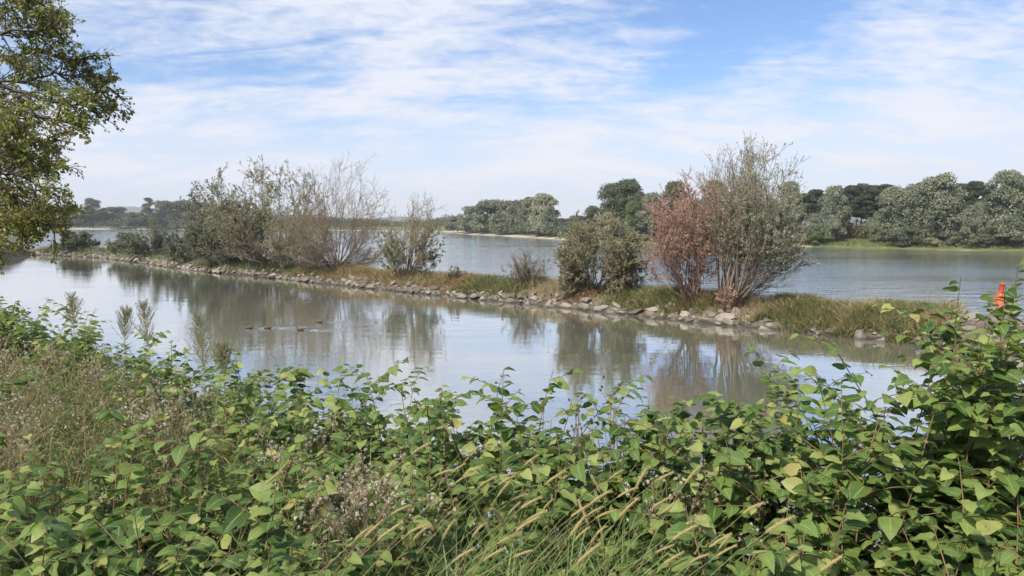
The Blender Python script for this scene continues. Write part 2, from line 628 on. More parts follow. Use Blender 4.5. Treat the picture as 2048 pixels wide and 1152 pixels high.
def wet_line(nt, p, c):
    N, L = nt.nodes, nt.links
    ge = N.new('ShaderNodeNewGeometry')
    sp = N.new('ShaderNodeSeparateXYZ'); L.new(ge.outputs['Position'], sp.inputs[0])
    r = N.new('ShaderNodeMapRange')
    for i, q in enumerate((0.05, 0.14, 0.42, 1.0)):
        r.inputs[i + 1].default_value = q
    L.new(sp.outputs[2], r.inputs[0])
    mx = N.new('ShaderNodeMix'); mx.data_type = 'RGBA'; mx.blend_type = 'MULTIPLY'; mx.inputs[0].default_value = 1
    L.new(c, mx.inputs[6]); L.new(r.outputs[0], mx.inputs[7])
    L.new(mx.outputs[2], p.inputs['Base Color'])


M['stone'] = rough_mat('river_stone', [(0.2, (0.085, 0.07, 0.055, 1)), (0.45, (0.17, 0.145, 0.115, 1)), (0.8, (0.33, 0.29, 0.24, 1))], 5, 0.85, 0.03, extra=wet_line, use_obj=True)
M['dyke'] = rough_mat('dyke_soil', [(0.3, (0.07, 0.058, 0.042, 1)), (0.7, (0.19, 0.16, 0.12, 1))], 2.2, 0.95, 0.08, 8, extra=wet_line)
M['soil'] = rough_mat('bank_soil', [(0.3, (0.02, 0.018, 0.012, 1)), (0.7, (0.06, 0.05, 0.032, 1))], 6, 0.95, 0.04, 8)
M['bed'] = rough_mat('river_mud', [(0.3, (0.05, 0.045, 0.03, 1)), (0.7, (0.09, 0.08, 0.055, 1))], 0.2, 0.95, 0.0)


def shore_mix(nt, p, c):
    """gravel low down at the water, grass above it"""
    N, L = nt.nodes, nt.links
    ge = N.new('ShaderNodeNewGeometry')
    sp = N.new('ShaderNodeSeparateXYZ'); L.new(ge.outputs['Position'], sp.inputs[0])
    no = N.new('ShaderNodeTexNoise'); no.inputs['Scale'].default_value = 0.12; no.inputs['Detail'].default_value = 5
    L.new(ge.outputs['Position'], no.inputs['Vector'])
    ad = N.new('ShaderNodeMath'); ad.operation = 'MULTIPLY_ADD'
    L.new(no.outputs[0], ad.inputs[0]); ad.inputs[1].default_value = 1.6; L.new(sp.outputs[2], ad.inputs[2])
    r = N.new('ShaderNodeMapRange')
    for i, q in enumerate((0.66, 0.86, 0.0, 1.0)):
        r.inputs[i + 1].default_value = q
    r2 = N.new('ShaderNodeMapRange')                # the point has a broader gravel beach
    for i, q in enumerate((195, 225, 0.0, 0.42)):
        r2.inputs[i + 1].default_value = q
    L.new(sp.outputs[1], r2.inputs[0])
    sb = N.new('ShaderNodeMath'); sb.operation = 'SUBTRACT'
    L.new(ad.outputs[0], sb.inputs[0]); L.new(r2.outputs[0], sb.inputs[1])
    L.new(sb.outputs[0], r.inputs[0])
    mx = N.new('ShaderNodeMix'); mx.data_type = 'RGBA'
    L.new(r.outputs[0], mx.inputs[0])
    mx.inputs[6].default_value = (0.42, 0.37, 0.29, 1)
    L.new(c, mx.inputs[7])
    L.new(mx.outputs[2], p.inputs['Base Color'])


M['shore'] = rough_mat('far_shore', [(0.3, (0.085, 0.10, 0.035, 1)), (0.55, (0.14, 0.145, 0.055, 1)), (0.75, (0.25, 0.21, 0.11, 1))], 0.35, 0.95, 0.0, 6, extra=shore_mix)
M['hill'] = rough_mat('hill_forest', [(0.3, (0.035, 0.05, 0.03, 1)), (0.7, (0.08, 0.095, 0.05, 1))], 0.01, 0.95, 0.0)
M['river'] = water_mat('river_water', (0.20, 0.23, 0.225), [((0.35, 1.0, 1), 20, 0.9, 5, 0.13, (0.02, (0.4, 1.8, 1), 0.4)), ((0.5, 1.4, 1), -12, 4.0, 3, 0.04, (0.05, (0.5, 1.6, 1), 0.3))], 0.06)
M['backwater'] = water_mat('backwater_water', (0.18, 0.187, 0.138), [((0.5, 1.3, 1), 8, 0.8, 3, 0.010, None), ((0.6, 1.5, 1), -8, 5.5, 2, 0.0028, (0.12, (0.6, 1.4, 1), 0.15))], 0.02)

# ------------------------------------------------------------------ large structure
# riverbed
me = make_mesh('riverbed', [(-5000, -300, -2.2), (5000, -300, -2.2), (5000, 5000, -2.2), (-5000, 5000, -2.2)], [np.array([[0, 1, 2, 3]])])
tag(obj('riverbed', me, M['bed']), kind='structure')

# the dyke: waterline read off the photograph, then its crest runs behind it
near_px = [(-60, 507), (0, 509.5), (100, 511), (200, 516), (300, 529), (380, 541), (460, 549), (547, 557), (658, 569), (741, 578), (860, 590), (1005, 604), (1130, 617), (1213, 626), (1352, 642), (1450, 652), (1549, 661), (1653, 671), (1750, 681), (1850, 692), (1900, 698)]
near = [on_z(x, y, 0)[:2] for x, y in near_px]
near = np.array(near)
dd = unit((near[-1] - near[-4])[None])[0]
near = np.vstack([near, near[-1] + dd * 6, near[-1] + dd * 14, near[-1] + dd * 30])
seg = np.concatenate([[0], np.cumsum(np.linalg.norm(np.diff(near, axis=0), axis=1))])
LEN = seg[-1]


def dyke_at(s):
    """point on the near waterline, and the unit vector across the dyke towards the river"""
    s = np.asarray(s, float)
    p = np.stack([np.interp(s, seg, near[:, 0]), np.interp(s, seg, near[:, 1])], -1)
    a = np.stack([np.interp(s + 4, seg, near[:, 0]), np.interp(s + 4, seg, near[:, 1])], -1)
    b = np.stack([np.interp(s - 4, seg, near[:, 0]), np.interp(s - 4, seg, near[:, 1])], -1)
    t = unit(a - b)
    nrm = np.stack([-t[..., 1], t[..., 0]], -1)
    nrm = np.where(nrm[..., 1:2] < 0, -nrm, nrm)
    return p, nrm


def s_of_px(px):
    return float(np.interp(px, [x for x, _ in near_px], seg[:len(near_px)]))


prof_w = np.array([-1.6, -0.7, 0, 0.5, 1.1, 1.7, 2.4, 3.4, 4.2, 4.9, 5.6, 6.6, 7.6])
prof_z = np.array([-1.2, -0.5, 0, 0.24, 0.48, 0.66, 0.78, 0.80, 0.62, 0.3, -0.02, -0.5, -1.2])


def dyke_z(w, s):
    z = np.interp(w, prof_w, prof_z)
    return z + 0.07 * np.sin(s * 0.9 + w * 1.7) * (z > 0) + 0.05 * np.sin(s * 2.3 - w * 2.9) * (z > 0)


S = np.arange(0, LEN, 0.5)
Wp = np.linspace(-1.6, 7.6, 24)
p, nr = dyke_at(S)
G = np.zeros((len(S), len(Wp), 3))
for j, w in enumerate(Wp):
    G[:, j, :2] = p + nr * w
    G[:, j, 2] = dyke_z(w, S)
i = np.arange(len(S) - 1)[:, None] * len(Wp) + np.arange(len(Wp) - 1)[None]
q = np.stack([i, i + 1, i + 1 + len(Wp), i + len(Wp)], -1).reshape(-1, 4)
dyke = obj('dyke', make_mesh('dyke', G.reshape(-1, 3), [q[:, ::-1]], smooth=True), M['dyke'])
tag(dyke, kind='structure')

# water: backwater on the near side of the dyke, river beyond it; both meet under the crest
cp_, cn_ = dyke_at(np.linspace(0, LEN - 0.1, 30))
crest = cp_ + cn_ * 3.2
duck_px = [(497, 657), (534, 657), (600, 661), (637, 645)]
duck_pos = [on_z(x, y, 0) for x, y in duck_px]
WX0, WX1, WY0, WY1 = -15.0, -3.0, 27.5, 36.0
bm = bmesh.new()
outer = [(-5000, crest[0][1] + 100)] + [tuple(c) for c in crest] + [(300, crest[-1][1] - 120), (300, -250), (-5000, -250)]
vo = [bm.verts.new((x, y, 0)) for x, y in outer]
es = [bm.edges.new((vo[k], vo[(k + 1) % len(vo)])) for k in range(len(vo))]
vi = [bm.verts.new((x, y, 0)) for x, y in ((WX0, WY0), (WX1, WY0), (WX1, WY1), (WX0, WY1))]
es += [bm.edges.new((vi[k], vi[(k + 1) % 4])) for k in range(4)]
bmesh.ops.triangle_fill(bm, edges=es, use_beauty=True, normal=(0, 0, 1))
hole = [f for f in bm.faces if WX0 < f.calc_center_median().x < WX1 and WY0 < f.calc_center_median().y < WY1 and all(v in vi for v in f.verts)]
bmesh.ops.delete(bm, geom=hole, context='FACES_ONLY')
bmesh.ops.recalc_face_normals(bm, faces=bm.faces)
V0 = np.array([v.co[:] for v in bm.verts])
bm.verts.index_update()
F0 = np.array([[v.index for v in f.verts] for f in bm.faces if len(f.verts) == 3])
# face winding up
nz = np.cross(V0[F0[:, 1]] - V0[F0[:, 0]], V0[F0[:, 2]] - V0[F0[:, 0]])[:, 2]
F0[nz < 0] = F0[nz < 0][:, ::-1]
bm.free()
nx, ny = 172, 122
gx, gy = np.meshgrid(np.linspace(WX0, WX1, nx), np.linspace(WY0, WY1, ny))
h = np.zeros_like(gx)
for k, d in enumerate(duck_pos):                     # V-shaped wakes trailing to the right of each duck
    sx = gx - d[0] - 0.1
    sy = gy - d[1]
    for sg in (-1, 1):
        dist = sy - sg * 0.24 * sx
        env = np.exp(-(dist / 0.22) ** 2) * np.clip(sx, 0, 0.4) / 0.4 * np.exp(-np.maximum(sx, 0) / 2.6)
        h += 0.009 * np.cos(2 * PI * dist / 0.24) * env
    rr = np.hypot(sx, sy)
    h += 0.004 * np.cos(2 * PI * rr / 0.3) * np.exp(-rr / 0.8)
edge = np.minimum.reduce([gx - WX0, WX1 - gx, gy - WY0, WY1 - gy])
h *= np.clip(edge / 0.8, 0, 1)
VP = np.stack([gx, gy, h], -1).reshape(-1, 3)
i = np.arange(ny - 1)[:, None] * nx + np.arange(nx - 1)[None]
qp = np.stack([i, i + 1, i + 1 + nx, i + nx], -1).reshape(-1, 4) + len(V0)
me = make_mesh('backwater', np.vstack([V0, VP]), [F0, qp], smooth=True)
tag(obj('backwater', me, M['backwater']), kind='structure')
outer = [(-5000, crest[0][1] + 100)] + [tuple(c) for c in crest] + [(300, crest[-1][1] - 120), (5000, crest[-1][1] - 120), (5000, 5000), (-5000, 5000)]
bm = bmesh.new()
vo = [bm.verts.new((x, y, 0)) for x, y in outer]
bmesh.ops.triangulate(bm, faces=[bm.faces.new(vo)])
for f in bm.faces:
    if f.normal.z < 0: f.normal_flip()
me = bpy.data.meshes.new('river'); bm.to_mesh(me); bm.free()
tag(obj('river', me, M['river']), kind='structure')


def land(name, line, inward, offs, mat, jit=0.25, seed=1, step=3.0):
    """shore terrain swept from a shoreline towards `inward`; offs: (distance, height)"""
    rng = np.random.default_rng(seed)
    line = np.array(line, float)
    sg = np.concatenate([[0], np.cumsum(np.linalg.norm(np.diff(line, axis=0), axis=1))])
    n = max(len(line), int(sg[-1] / step))
    s = np.linspace(0, sg[-1], n)
    P = np.stack([np.interp(s, sg, line[:, 0]), np.interp(s, sg, line[:, 1])], -1)
    G = np.zeros((n, len(offs), 3))
    wob = sum(np.sin(s * f + ph) for f, ph in zip(rng.uniform(0.03, 0.35, 6), rng.uniform(0, 6, 6))) / 6
    for j, (d, z) in enumerate(offs):
        dj = d + wob * jit * 3
        G[:, j, :2] = P + np.array(inward)[None] * dj[:, None]
        G[:, j, 2] = z + (rng.normal(0, jit * 0.25, n) if z > 0.3 else 0)
    k = len(offs)
    i = np.arange(n - 1)[:, None] * k + np.arange(k - 1)[None]
    q = np.stack([i, i + 1, i + 1 + k, i + k], -1).reshape(-1, 4)
    a, b, c = G.reshape(-1, 3)[q[0, 0]], G.reshape(-1, 3)[q[0, 1]], G.reshape(-1, 3)[q[0, 2]]
    if np.cross(b - a, c - a)[2] < 0: q = q[:, ::-1]
    o = obj(name, make_mesh(name, G.reshape(-1, 3), [q], smooth=True), mat)
    return tag(o, kind='structure')


# right-hand far shore (with the wooded point), read off the photograph's far waterline
rs_px = [(903, 466.5), (930, 468.5), (1000, 472), (1110, 478.5), (1240, 484), (1340, 487.5), (1480, 490.5), (1600, 493), (1800, 498), (2048, 503), (2300, 508)]
rs = [on_z(x, y, 0)[:2] for x, y in rs_px]
land('right_shore', rs, (0.876, 0.482), [(-3, -0.6), (0, 0.02), (2.0, 0.22), (5, 0.6), (9, 1.1), (16, 1.6), (60, 2.2), (300, 3.0), (3500, 4)], M['shore'], 0.3, 3)
# far left shore
fs_px = [(-300, 456.5), (60, 457.5), (400, 459), (600, 460.5), (760, 462), (880, 463), (960, 463)]
fs = [on_z(x, y, 0)[:2] for x, y in fs_px]
land('far_shore', fs, (0.05, 0.998), [(-6, -0.8), (0, 0.02), (5, 0.5), (12, 1.2), (40, 2.0), (300, 2.6), (3500, 3.2)], M['shore'], 0.5, 5, 8)

# near bank, from the right of the frame round to the meadow where the dyke starts
bank_edge = np.array([(30, -8), (12, 1.2), (7, 2.9), (4.4, 3.5), (3.3, 3.8), (2.0, 3.9), (0.8, 4.25), (0, 4.85), (-1.5, 5.4), (-2.5, 6.2), (-4.6, 8.3), (-7.6, 10.6), (-16.5, 19), (-41, 52), (-66, 92), (-70, 103)], float)


def bank_in(x, y):
    """distance inside the bank edge along the inward direction (positive = on the bank)"""
    # parametrise by the coordinate across the sweep direction
    ex = np.array([0.8, -0.6]); ey = np.array([0.6, 0.8])
    c = bank_edge @ ex; o = bank_edge @ ey
    order = np.argsort(c)
    return np.interp(np.asarray(x) * ex[0] + np.asarray(y) * ex[1], c[order], o[order]) - (np.asarray(x) * ey[0] + np.asarray(y) * ey[1])


GROUND = 2.35
land('near_bank', bank_edge, (-0.6, -0.8), [(-7, -1.2), (-4.0, -0.3), (-2.6, 0.6), (-1.2, 1.6), (-0.2, 2.15), (0.5, 2.3), (2, 2.36), (5, 2.42), (30, 2.6), (400, 3.0)], M['soil'], 0.06, 7, 0.7)
meadow_line = [(-66, 92), (-66, 100), (-68.5, 106), (-76, 116), (-140, 214), (-345, 530)]
land('left_meadow', meadow_line, (-0.9, -0.1), [(-2.5, -0.8), (0, 0.0), (1.2, 0.5), (3, 1.2), (7, 2.2), (14, 2.9), (40, 3.1), (600, 3.4)], M['shore'], 0.2, 9, 2)

# distant hills
rng = np.random.default_rng(4)


def hill(name, pts, depth, seed):
    """ridge drawn through (px, py) crest points at a given distance, with a real back slope"""
    pts = np.array(pts, float)
    x = np.linspace(pts[0, 0], pts[-1, 0], 60)
    y = np.interp(x, pts[:, 0], pts[:, 1])
    top = np.array([at_y(a, b, depth) for a, b in zip(x, y)])
    rg = np.random.default_rng(seed)
    top[:, 2] += rg.normal(0, 1.2, 60)
    rows = [top * [1, 1, 0] + [0, -500, 0], top * [1, 1, 0.55] + [0, -220, 0], top, top * [1, 1, 0.6] + [0, 300, 0], top * [1, 1, 0] + [0, 700, 0]]
    G = np.stack(rows, 1)
    i = np.arange(59)[:, None] * 5 + np.arange(4)[None]
    q = np.stack([i, i + 1, i + 6, i + 5], -1).reshape(-1, 4)
    o = obj(name, make_mesh(name, G.reshape(-1, 3), [q[:, ::-1]], smooth=True), M['hill'])
    return tag(o, kind='structure')


hill('hills', [(-200, 436), (60, 424), (200, 418), (262, 413), (310, 416), (400, 428), (560, 436), (700, 441), (770, 434), (810, 433), (880, 440), (1000, 446)], 3000, 1)
hill('hills', [(1100, 446), (1250, 436), (1450, 420), (1600, 408), (1750, 400), (1900, 404), (2150, 418), (2400, 430)], 2200, 2)


# ------------------------------------------------------------------ far trees
def lobed_crown(rng, H, W, base, nl, per, leaf, kind='willow'):
    """many leaf-sized faces on the shells of uneven lobes"""
    mb = MB()
    if kind == 'pine':
        zc = rng.uniform(base, 1.0, nl)
        rad = W * 0.5 * np.clip(np.interp(zc, [base, base + 0.12, 0.8, 1.0], [0.35, 0.9, 0.8, 0.25]), 0, 1)
        r = rad * np.sqrt(rng.uniform(0.05, 1, nl))
        lr = np.stack([W * rng.uniform(0.16, 0.26, nl), W * rng.uniform(0.16, 0.26, nl), H * rng.uniform(0.04, 0.075, nl)], 1)
    else:
        zc = rng.uniform(base, 0.93, nl)
        if kind == 'poplar':
            env = np.interp(zc, [base, 0.3, 0.6, 0.85, 0.95], [0.55, 0.95, 0.9, 0.6, 0.25])
        else:
            env = np.interp(zc, [base, 0.25, 0.5, 0.75, 0.95], [0.8, 1.0, 0.98, 0.75, 0.3])
        r = W * 0.5 * env * np.sqrt(rng.uniform(0.1, 1, nl)) * 0.92
        s = rng.uniform(0.10, 0.21, nl) * (W + H) * 0.5
        lr = np.stack([s, s, s * rng.uniform(0.7, 1.15, nl)], 1)
    a = rng.uniform(0, 2 * PI, nl)
    C = np.stack([r * np.cos(a), r * np.sin(a), zc * H], 1)
    C[:, 2] = np.minimum(C[:, 2], H - lr[:, 2] * 0.8)
    lobe_tone = rng.uniform(-0.14, 0.14, nl)
    d = unit(rng.normal(0, 1, (nl, per, 3)))
    d[..., 2] = np.where(d[..., 2] < -0.25, -d[..., 2], d[..., 2])
    d = unit(d)
    rad = rng.uniform(0.72, 1.08, (nl, per, 1))
    P = (C[:, None] + d * rad * lr[:, None]).reshape(-1, 3)
    Nn = unit(d.reshape(-1, 3) + rng.normal(0, 0.45, (nl * per, 3)))
    D = perp(rng, Nn)
    D = unit(D + np.array([0, 0, -0.5]) * (kind != 'pine'))
    sz = leaf * rng.uniform(0.6, 1.35, nl * per)
    V, F = leafq(rng, P - D * sz[:, None] * 0.4, D, Nn, sz, sz * rng.uniform(0.4, 0.75, nl * per), 0.1)
    t = np.clip(np.repeat(lobe_tone, per) + rng.normal(0.5, 0.2, nl * per), 0, 1)
    mb.add(V, F, np.repeat(t, 4))
    # limbs that carry the lobes
    tr = MB()
    k = 6
    zt = np.linspace(-0.3, H * (0.86 if kind == 'pine' else 0.7), k)
    ph = rng.uniform(0, 6)
    P = np.stack([W * 0.03 * np.sin(zt / H * 5 + ph), W * 0.03 * np.cos(zt / H * 4 + ph), zt], 1)[None]
    R = np.interp(zt / H, [0, 1], [0.022 * H if kind != 'pine' else 0.014 * H, 0.004 * H])[None]
    tr.add(*tubes(P, R, 7))
    pick = rng.choice(nl, min(nl, 16), replace=False)
    st = np.stack([np.interp(C[pick, 2] * 0.6, zt, P[0, :, j]) for j in range(2)] + [C[pick, 2] * (0.93 if kind == 'pine' else 0.6)], 1)
    tt = np.linspace(0, 1, 4)[None, :, None]
    B = st[:, None] * (1 - tt) + C[pick][:, None] * tt
    B[:, 1:3] += rng.normal(0, 0.02 * W, (len(pick), 2, 3))
    tr.add(*tubes(B, np.broadcast_to(np.array([0.007, 0.006, 0.004, 0.002]) * H, (len(pick), 4)), 5))
    return mb.mesh('crown'), tr.mesh('trunk', True)


rng = np.random.default_rng(11)
VAR = {}
for kind, cnt, args in (('willow', 5, (13, 10, 0.06, 64, 230, 0.46)), ('poplar', 3, (16, 9, 0.12, 64, 220, 0.5)),
                        ('pine', 4, (14, 7, 0.38, 50, 190, 0.42)), ('shrub', 3, (3, 4, 0.08, 24, 170, 0.24)),
                        ('farwillow', 4, (18, 17, 0.04, 60, 190, 0.9)), ('lowwillow', 3, (8, 9, 0.06, 44, 200, 0.38))):
    VAR[kind] = [lobed_crown(rng, *args, kind='pine' if kind == 'pine' else 'poplar' if kind == 'poplar' else 'willow') for _ in range(cnt)]
VDIM = {'willow': (13, 10), 'poplar': (16, 9), 'pine': (14, 7), 'shrub': (3, 4), 'farwillow': (18, 17), 'lowwillow': (8, 9)}
_mesh_for = {}


def with_mat(me, mat):
    key = (me.name, mat.name)
    if key not in _mesh_for:
        c = me.copy()
        c.materials.clear(); c.materials.append(mat)
        _mesh_for[key] = c
    return _mesh_for[key]


shore_px = np.array([x for x, _ in rs_px], float)
shore_Y = np.array([p[1] for p in rs])
_n = {}


def far_tree(px, top, wpx, kind, mat, label, Y, gz=1.6, name='tree', cat='tree', group='trees on the far shore', bark='bark', base_py=None):
    g = at_y(px, 446, Y)
    zt = at_y(px, top, Y)[2]
    H = zt - gz
    W = wpx * Y / FPX
    _n[kind] = _n.get(kind, 0) + 1
    v = VAR[kind][_n[kind] % len(VAR[kind])]
    h0, w0 = VDIM[kind]
    r = empty(name, (g[0], Y, gz), label, cat, group)
    r.rotation_euler = (0, 0, _n[kind] * 2.4)
    r.scale = (W / w0, W / w0, H / h0)
    obj('trunk', with_mat(v[1], M[bark]), None, r)
    obj('crown', with_mat(v[0], M[mat]), None, r)
    return r


def shY(px, back):
    return float(np.interp(px, shore_px, shore_Y)) + back


# the wooded point in mid-river
point = [
    (915, 432, 50, 'lowest rounded willow at the left tip of the wooded point', 9, 'silver'),
    (946, 414, 66, 'rounded grey willow, second from the left tip of the wooded point', 12, 'silver'),
    (982, 401, 76, 'broad grey willow with domed crown mid-left on the wooded point', 16, 'silver'),
    (1016, 402, 70, 'broad silver willow in the middle of the wooded point', 14, 'silver'),
    (1040, 398, 56, 'dull green tree between two silver willows on the wooded point', 20, 'dark'),
    (1062, 396, 56, 'tall grey willow behind the clearing of the wooded point', 22, 'silver'),
    (1088, 389, 62, 'tallest tree at the right end of the wooded point', 12, 'willow'),
    (1098, 412, 36, 'narrow silver willow at the right edge of the wooded point', 7, 'silver'),
]
for px, top, w, lab, back, mt in point:
    far_tree(px, top, w, 'farwillow', mt, lab, shY(px, back), 1.0, 'willow_tree', group='trees on the wooded point')
# far trees seen in the gap right of the point
for px, top, w, lab in ((1128, 436, 50, 'low hazy tree just right of the wooded point'), (1155, 432, 46, 'low hazy tree in the gap left of the small dark tree'), (1180, 434, 40, 'hazy tree crown behind the small dark tree')):
    far_tree(px, top, w, 'farwillow', 'far', lab, 330, 2.0, group='trees in the gap')

right = [
    (1186, 412, 38, 'poplar', 'poplar', 'small dark conical tree left of the tall poplars', 6, 'tree'),
    (1222, 368, 56, 'poplar', 'poplar', 'left one of the tall dark poplars above the round willow bush', 12, 'poplar_tree'),
    (1255, 359, 60, 'poplar', 'poplar', 'tallest dark poplar above the round willow bush', 15, 'poplar_tree'),
    (1283, 384, 40, 'poplar', 'poplar', 'shorter dark poplar on the right flank of the tall poplars', 13, 'poplar_tree'),
    (1218, 425, 60, 'lowwillow', 'olive', 'low olive tree at the foot of the tall poplars', 6, 'tree'),
    (1264, 404, 30, 'poplar', 'bright', 'slim bright green tree in front of the tall poplars', 4, 'tree'),
    (1304, 388, 56, 'willow', 'silver', 'silver willow right of the slim bright green tree', 7, 'willow_tree'),
    (1350, 364, 60, 'willow', 'poplar', 'green tree rising behind the top of the red-brown shrub', 12, 'tree'),
    (1400, 392, 60, 'willow', 'silver', 'far silver willow hidden behind the red-brown shrub', 8, 'willow_tree'),
    (1432, 362, 54, 'poplar', 'poplar', 'dark far tree between red-brown shrub and tall bare-topped willow', 14, 'tree'),
    (1490, 356, 66, 'willow', 'poplar', 'round-topped far tree behind the tall bare-topped willow', 11, 'tree'),
    (1536, 396, 54, 'willow', 'silver', 'far willow seen through the tall willow on the dyke', 7, 'willow_tree'),
    (1578, 366, 52, 'willow', 'silver', 'grey far tree just right of the tall willow on the dyke', 11, 'tree'),
    (1668, 373, 60, 'willow', 'silver', 'upright silver willow between the two clumps of pines', 6, 'willow_tree'),
    (1628, 428, 42, 'lowwillow', 'silver', 'small rounded willow left of the upright silver willow', 5, 'willow_tree'),
    (1758, 424, 40, 'lowwillow', 'silver', 'small silver willow at the right edge of the bare pine trunks', 6, 'willow_tree'),
    (1802, 366, 88, 'willow', 'silver', 'broad silver willow right of the bare pine trunks', 7, 'willow_tree'),
    (1872, 350, 92, 'willow', 'silver', 'tall broad silver willow with trunks showing at its foot', 8, 'willow_tree'),
    (1952, 405, 56, 'lowwillow', 'silver', 'short rounded willow in front of the right-hand pines', 4, 'willow_tree'),
    (2014, 344, 92, 'willow', 'silver', 'tallest silver willow at the right edge of the view', 6, 'willow_tree'),
    (2052, 372, 70, 'willow', 'silver', 'silver willow cut by the right edge of the view', 9, 'willow_tree'),
    (2110, 360, 80, 'willow', 'silver', 'willow beyond the right edge of the view', 9, 'willow_tree'),
]
for px, top, w, kind, mt, lab, back, nm in right:
    far_tree(px, top, w, kind, mt, lab, shY(px, back), 1.2, nm)
pines = [(1608, 388, 40, 'left dark pine next to the grey far tree', 14), (1632, 380, 46, 'dark pine with broad top behind the small rounded willow', 16),
         (1700, 372, 42, 'leftmost pine of the clump with bare trunks', 13), (1722, 368, 44, 'second pine of the clump with bare trunks', 16),
         (1742, 372, 42, 'third pine of the clump with bare trunks', 14), (1766, 370, 44, 'rightmost pine of the clump with bare trunks', 17), (1711, 378, 34, 'thin pine between the first and second of the clump with bare trunks', 20), (1732, 376, 34, 'thin pine behind the middle of the clump with bare trunks', 22), (1754, 378, 34, 'thin pine behind the right side of the clump with bare trunks', 21), (1688, 384, 34, 'thin pine just right of the upright silver willow', 20), (1842, 366, 44, 'dark pine between the two broad silver willows', 18),
         (1918, 368, 46, 'left pine of the right-hand dark pines', 14), (1946, 364, 46, 'middle pine of the right-hand dark pines', 16), (1974, 370, 42, 'right pine of the right-hand dark pines', 14)]
for px, top, w, lab, back in pines:
    far_tree(px, top, w, 'pine', 'pine', lab, shY(px, back), 1.5, 'pine_tree', group='pines on the far shore', bark='pine_bark')
shrubs = [(1638, 463, 46, 'bright', 'bright green bush at the waterline under the small rounded willow', 3), (1600, 470, 50, 'olive', 'olive bush at the waterline right of the tall willow', 4),
          (1700, 455, 36, 'rust', 'left part of the rusty hedge behind the pine trunks', 12), (1724, 454, 36, 'rust', 'middle part of the rusty hedge behind the pine trunks', 12), (1750, 456, 36, 'rust', 'right part of the rusty hedge behind the pine trunks', 12),
          (1812, 452, 66, 'far', 'dark bush hanging over the water under the broad silver willow', 3), (1862, 476, 40, 'olive', 'yellowish bush at the foot of the tall broad willow', 3),
          (1912, 462, 50, 'far', 'grey-green bush right of the pale trunks', 4), (1955, 466, 60, 'far', 'dark bush beneath the short rounded willow', 3), (2020, 460, 84, 'silver', 'big bush at the waterline under the tallest silver willow', 3),
          (1330, 470, 60, 'far', 'bush on the far shore left of the red-brown shrub', 3), (1280, 468, 50, 'olive', 'bush on the far shore right of the round willow bush', 4), (1390, 472, 60, 'far', 'bush on the far shore behind the red-brown shrub', 3),
          (1450, 470, 60, 'olive', 'bush on the far shore behind the tall willow', 4), (1530, 472, 60, 'far', 'bush on the far shore seen through the tall willow', 4), (1180, 462, 60, 'olive', 'bush on the far shore left of the round willow bush', 5),
          (1072, 448, 44, 'silver', 'low willow bush at the clearing of the wooded point', 5)]
for px, top, w, mt, lab, back in shrubs:
    far_tree(px, top, w, 'shrub', mt, lab, shY(px, back), 0.45, 'bush', 'bush', 'bushes along the far shore')

left = [(-20, 412, 60, 'far', 'hazy tree on the far left shore at the picture edge'), (30, 418, 66, 'far', 'dark far tree behind the overhanging foliage at left'), (84, 420, 60, 'far', 'grey far tree behind the overhanging foliage at left'), (140, 414, 56, 'far', 'dark far tree at the rim of the overhanging foliage'),
        (186, 397, 40, 'poplar', 'tall dark far tree right of the overhanging foliage'), (228, 414, 76, 'far', 'broad rounded grey tree on the far left shore'), (272, 424, 46, 'far', 'low dark tree left of the thin tall tree far away'), (330, 403, 56, 'far', 'grey tree just right of the thin tall tree far away'),
        (366, 402, 62, 'far', 'highest grey tree of the far left wood'), (402, 405, 60, 'far', 'dark tree at the right end of the far left wood'), (440, 409, 60, 'far', 'far tree above the left dyke shrubs'), (310, 428, 60, 'far', 'low tree in front of the thin tall tree far away')]
for k, (px, top, w, mt, lab) in enumerate(left):
    far_tree(px, top, w, 'poplar' if mt == 'poplar' else 'farwillow', mt, lab, 520 + (k % 3) * 14, 1.6, 'tree', group='trees of the far left wood')
far_tree(298, 396, 22, 'pine', 'far', 'thin tall tree standing clear of the far left wood', 520, 1.6, 'tree', group='trees of the far left wood')
# wooded skyline far upstream: one mass
rng = np.random.default_rng(21)
mb = MB()
for px in np.arange(455, 935, 5.0):
    top = np.interp(px, [455, 560, 620, 700, 760, 800, 860, 880, 905, 935], [412, 424, 428, 432, 436, 440, 440, 430, 428, 430]) + rng.normal(0, 2.0)
    Y = 470 + rng.uniform(0, 50)
    g = at_y(px, 446, Y); zt = at_y(px, top, Y)[2]
    n = 190
    rx = rng.uniform(3, 5.5)
    d = unit(rng.normal(0, 1, (n, 3))); d[:, 2] = np.abs(d[:, 2])
    zz = rng.uniform(0.0, 1, n)
    P = np.stack([g[0] + d[:, 0] * rx, Y + d[:, 1] * rx, 2 + (zt - 3) * np.clip(zz * 0.75 + d[:, 2] * 0.25, 0, 1)], 1)
    D = perp(rng, d); sz = rng.uniform(0.6, 1.3, n)
    V, F = leafq(rng, P, D, unit(d + rng.normal(0, 0.4, (n, 3))), sz, sz * 0.6)
    mb.add(V, F, np.repeat(np.clip(rng.normal(0.4, 0.2, n) + rng.normal(0, 0.1), 0, 1), 4))
tag(mb.build('far_wood', M['far']), 'hazy wooded skyline beyond the river upstream', 'wood', kind='stuff')
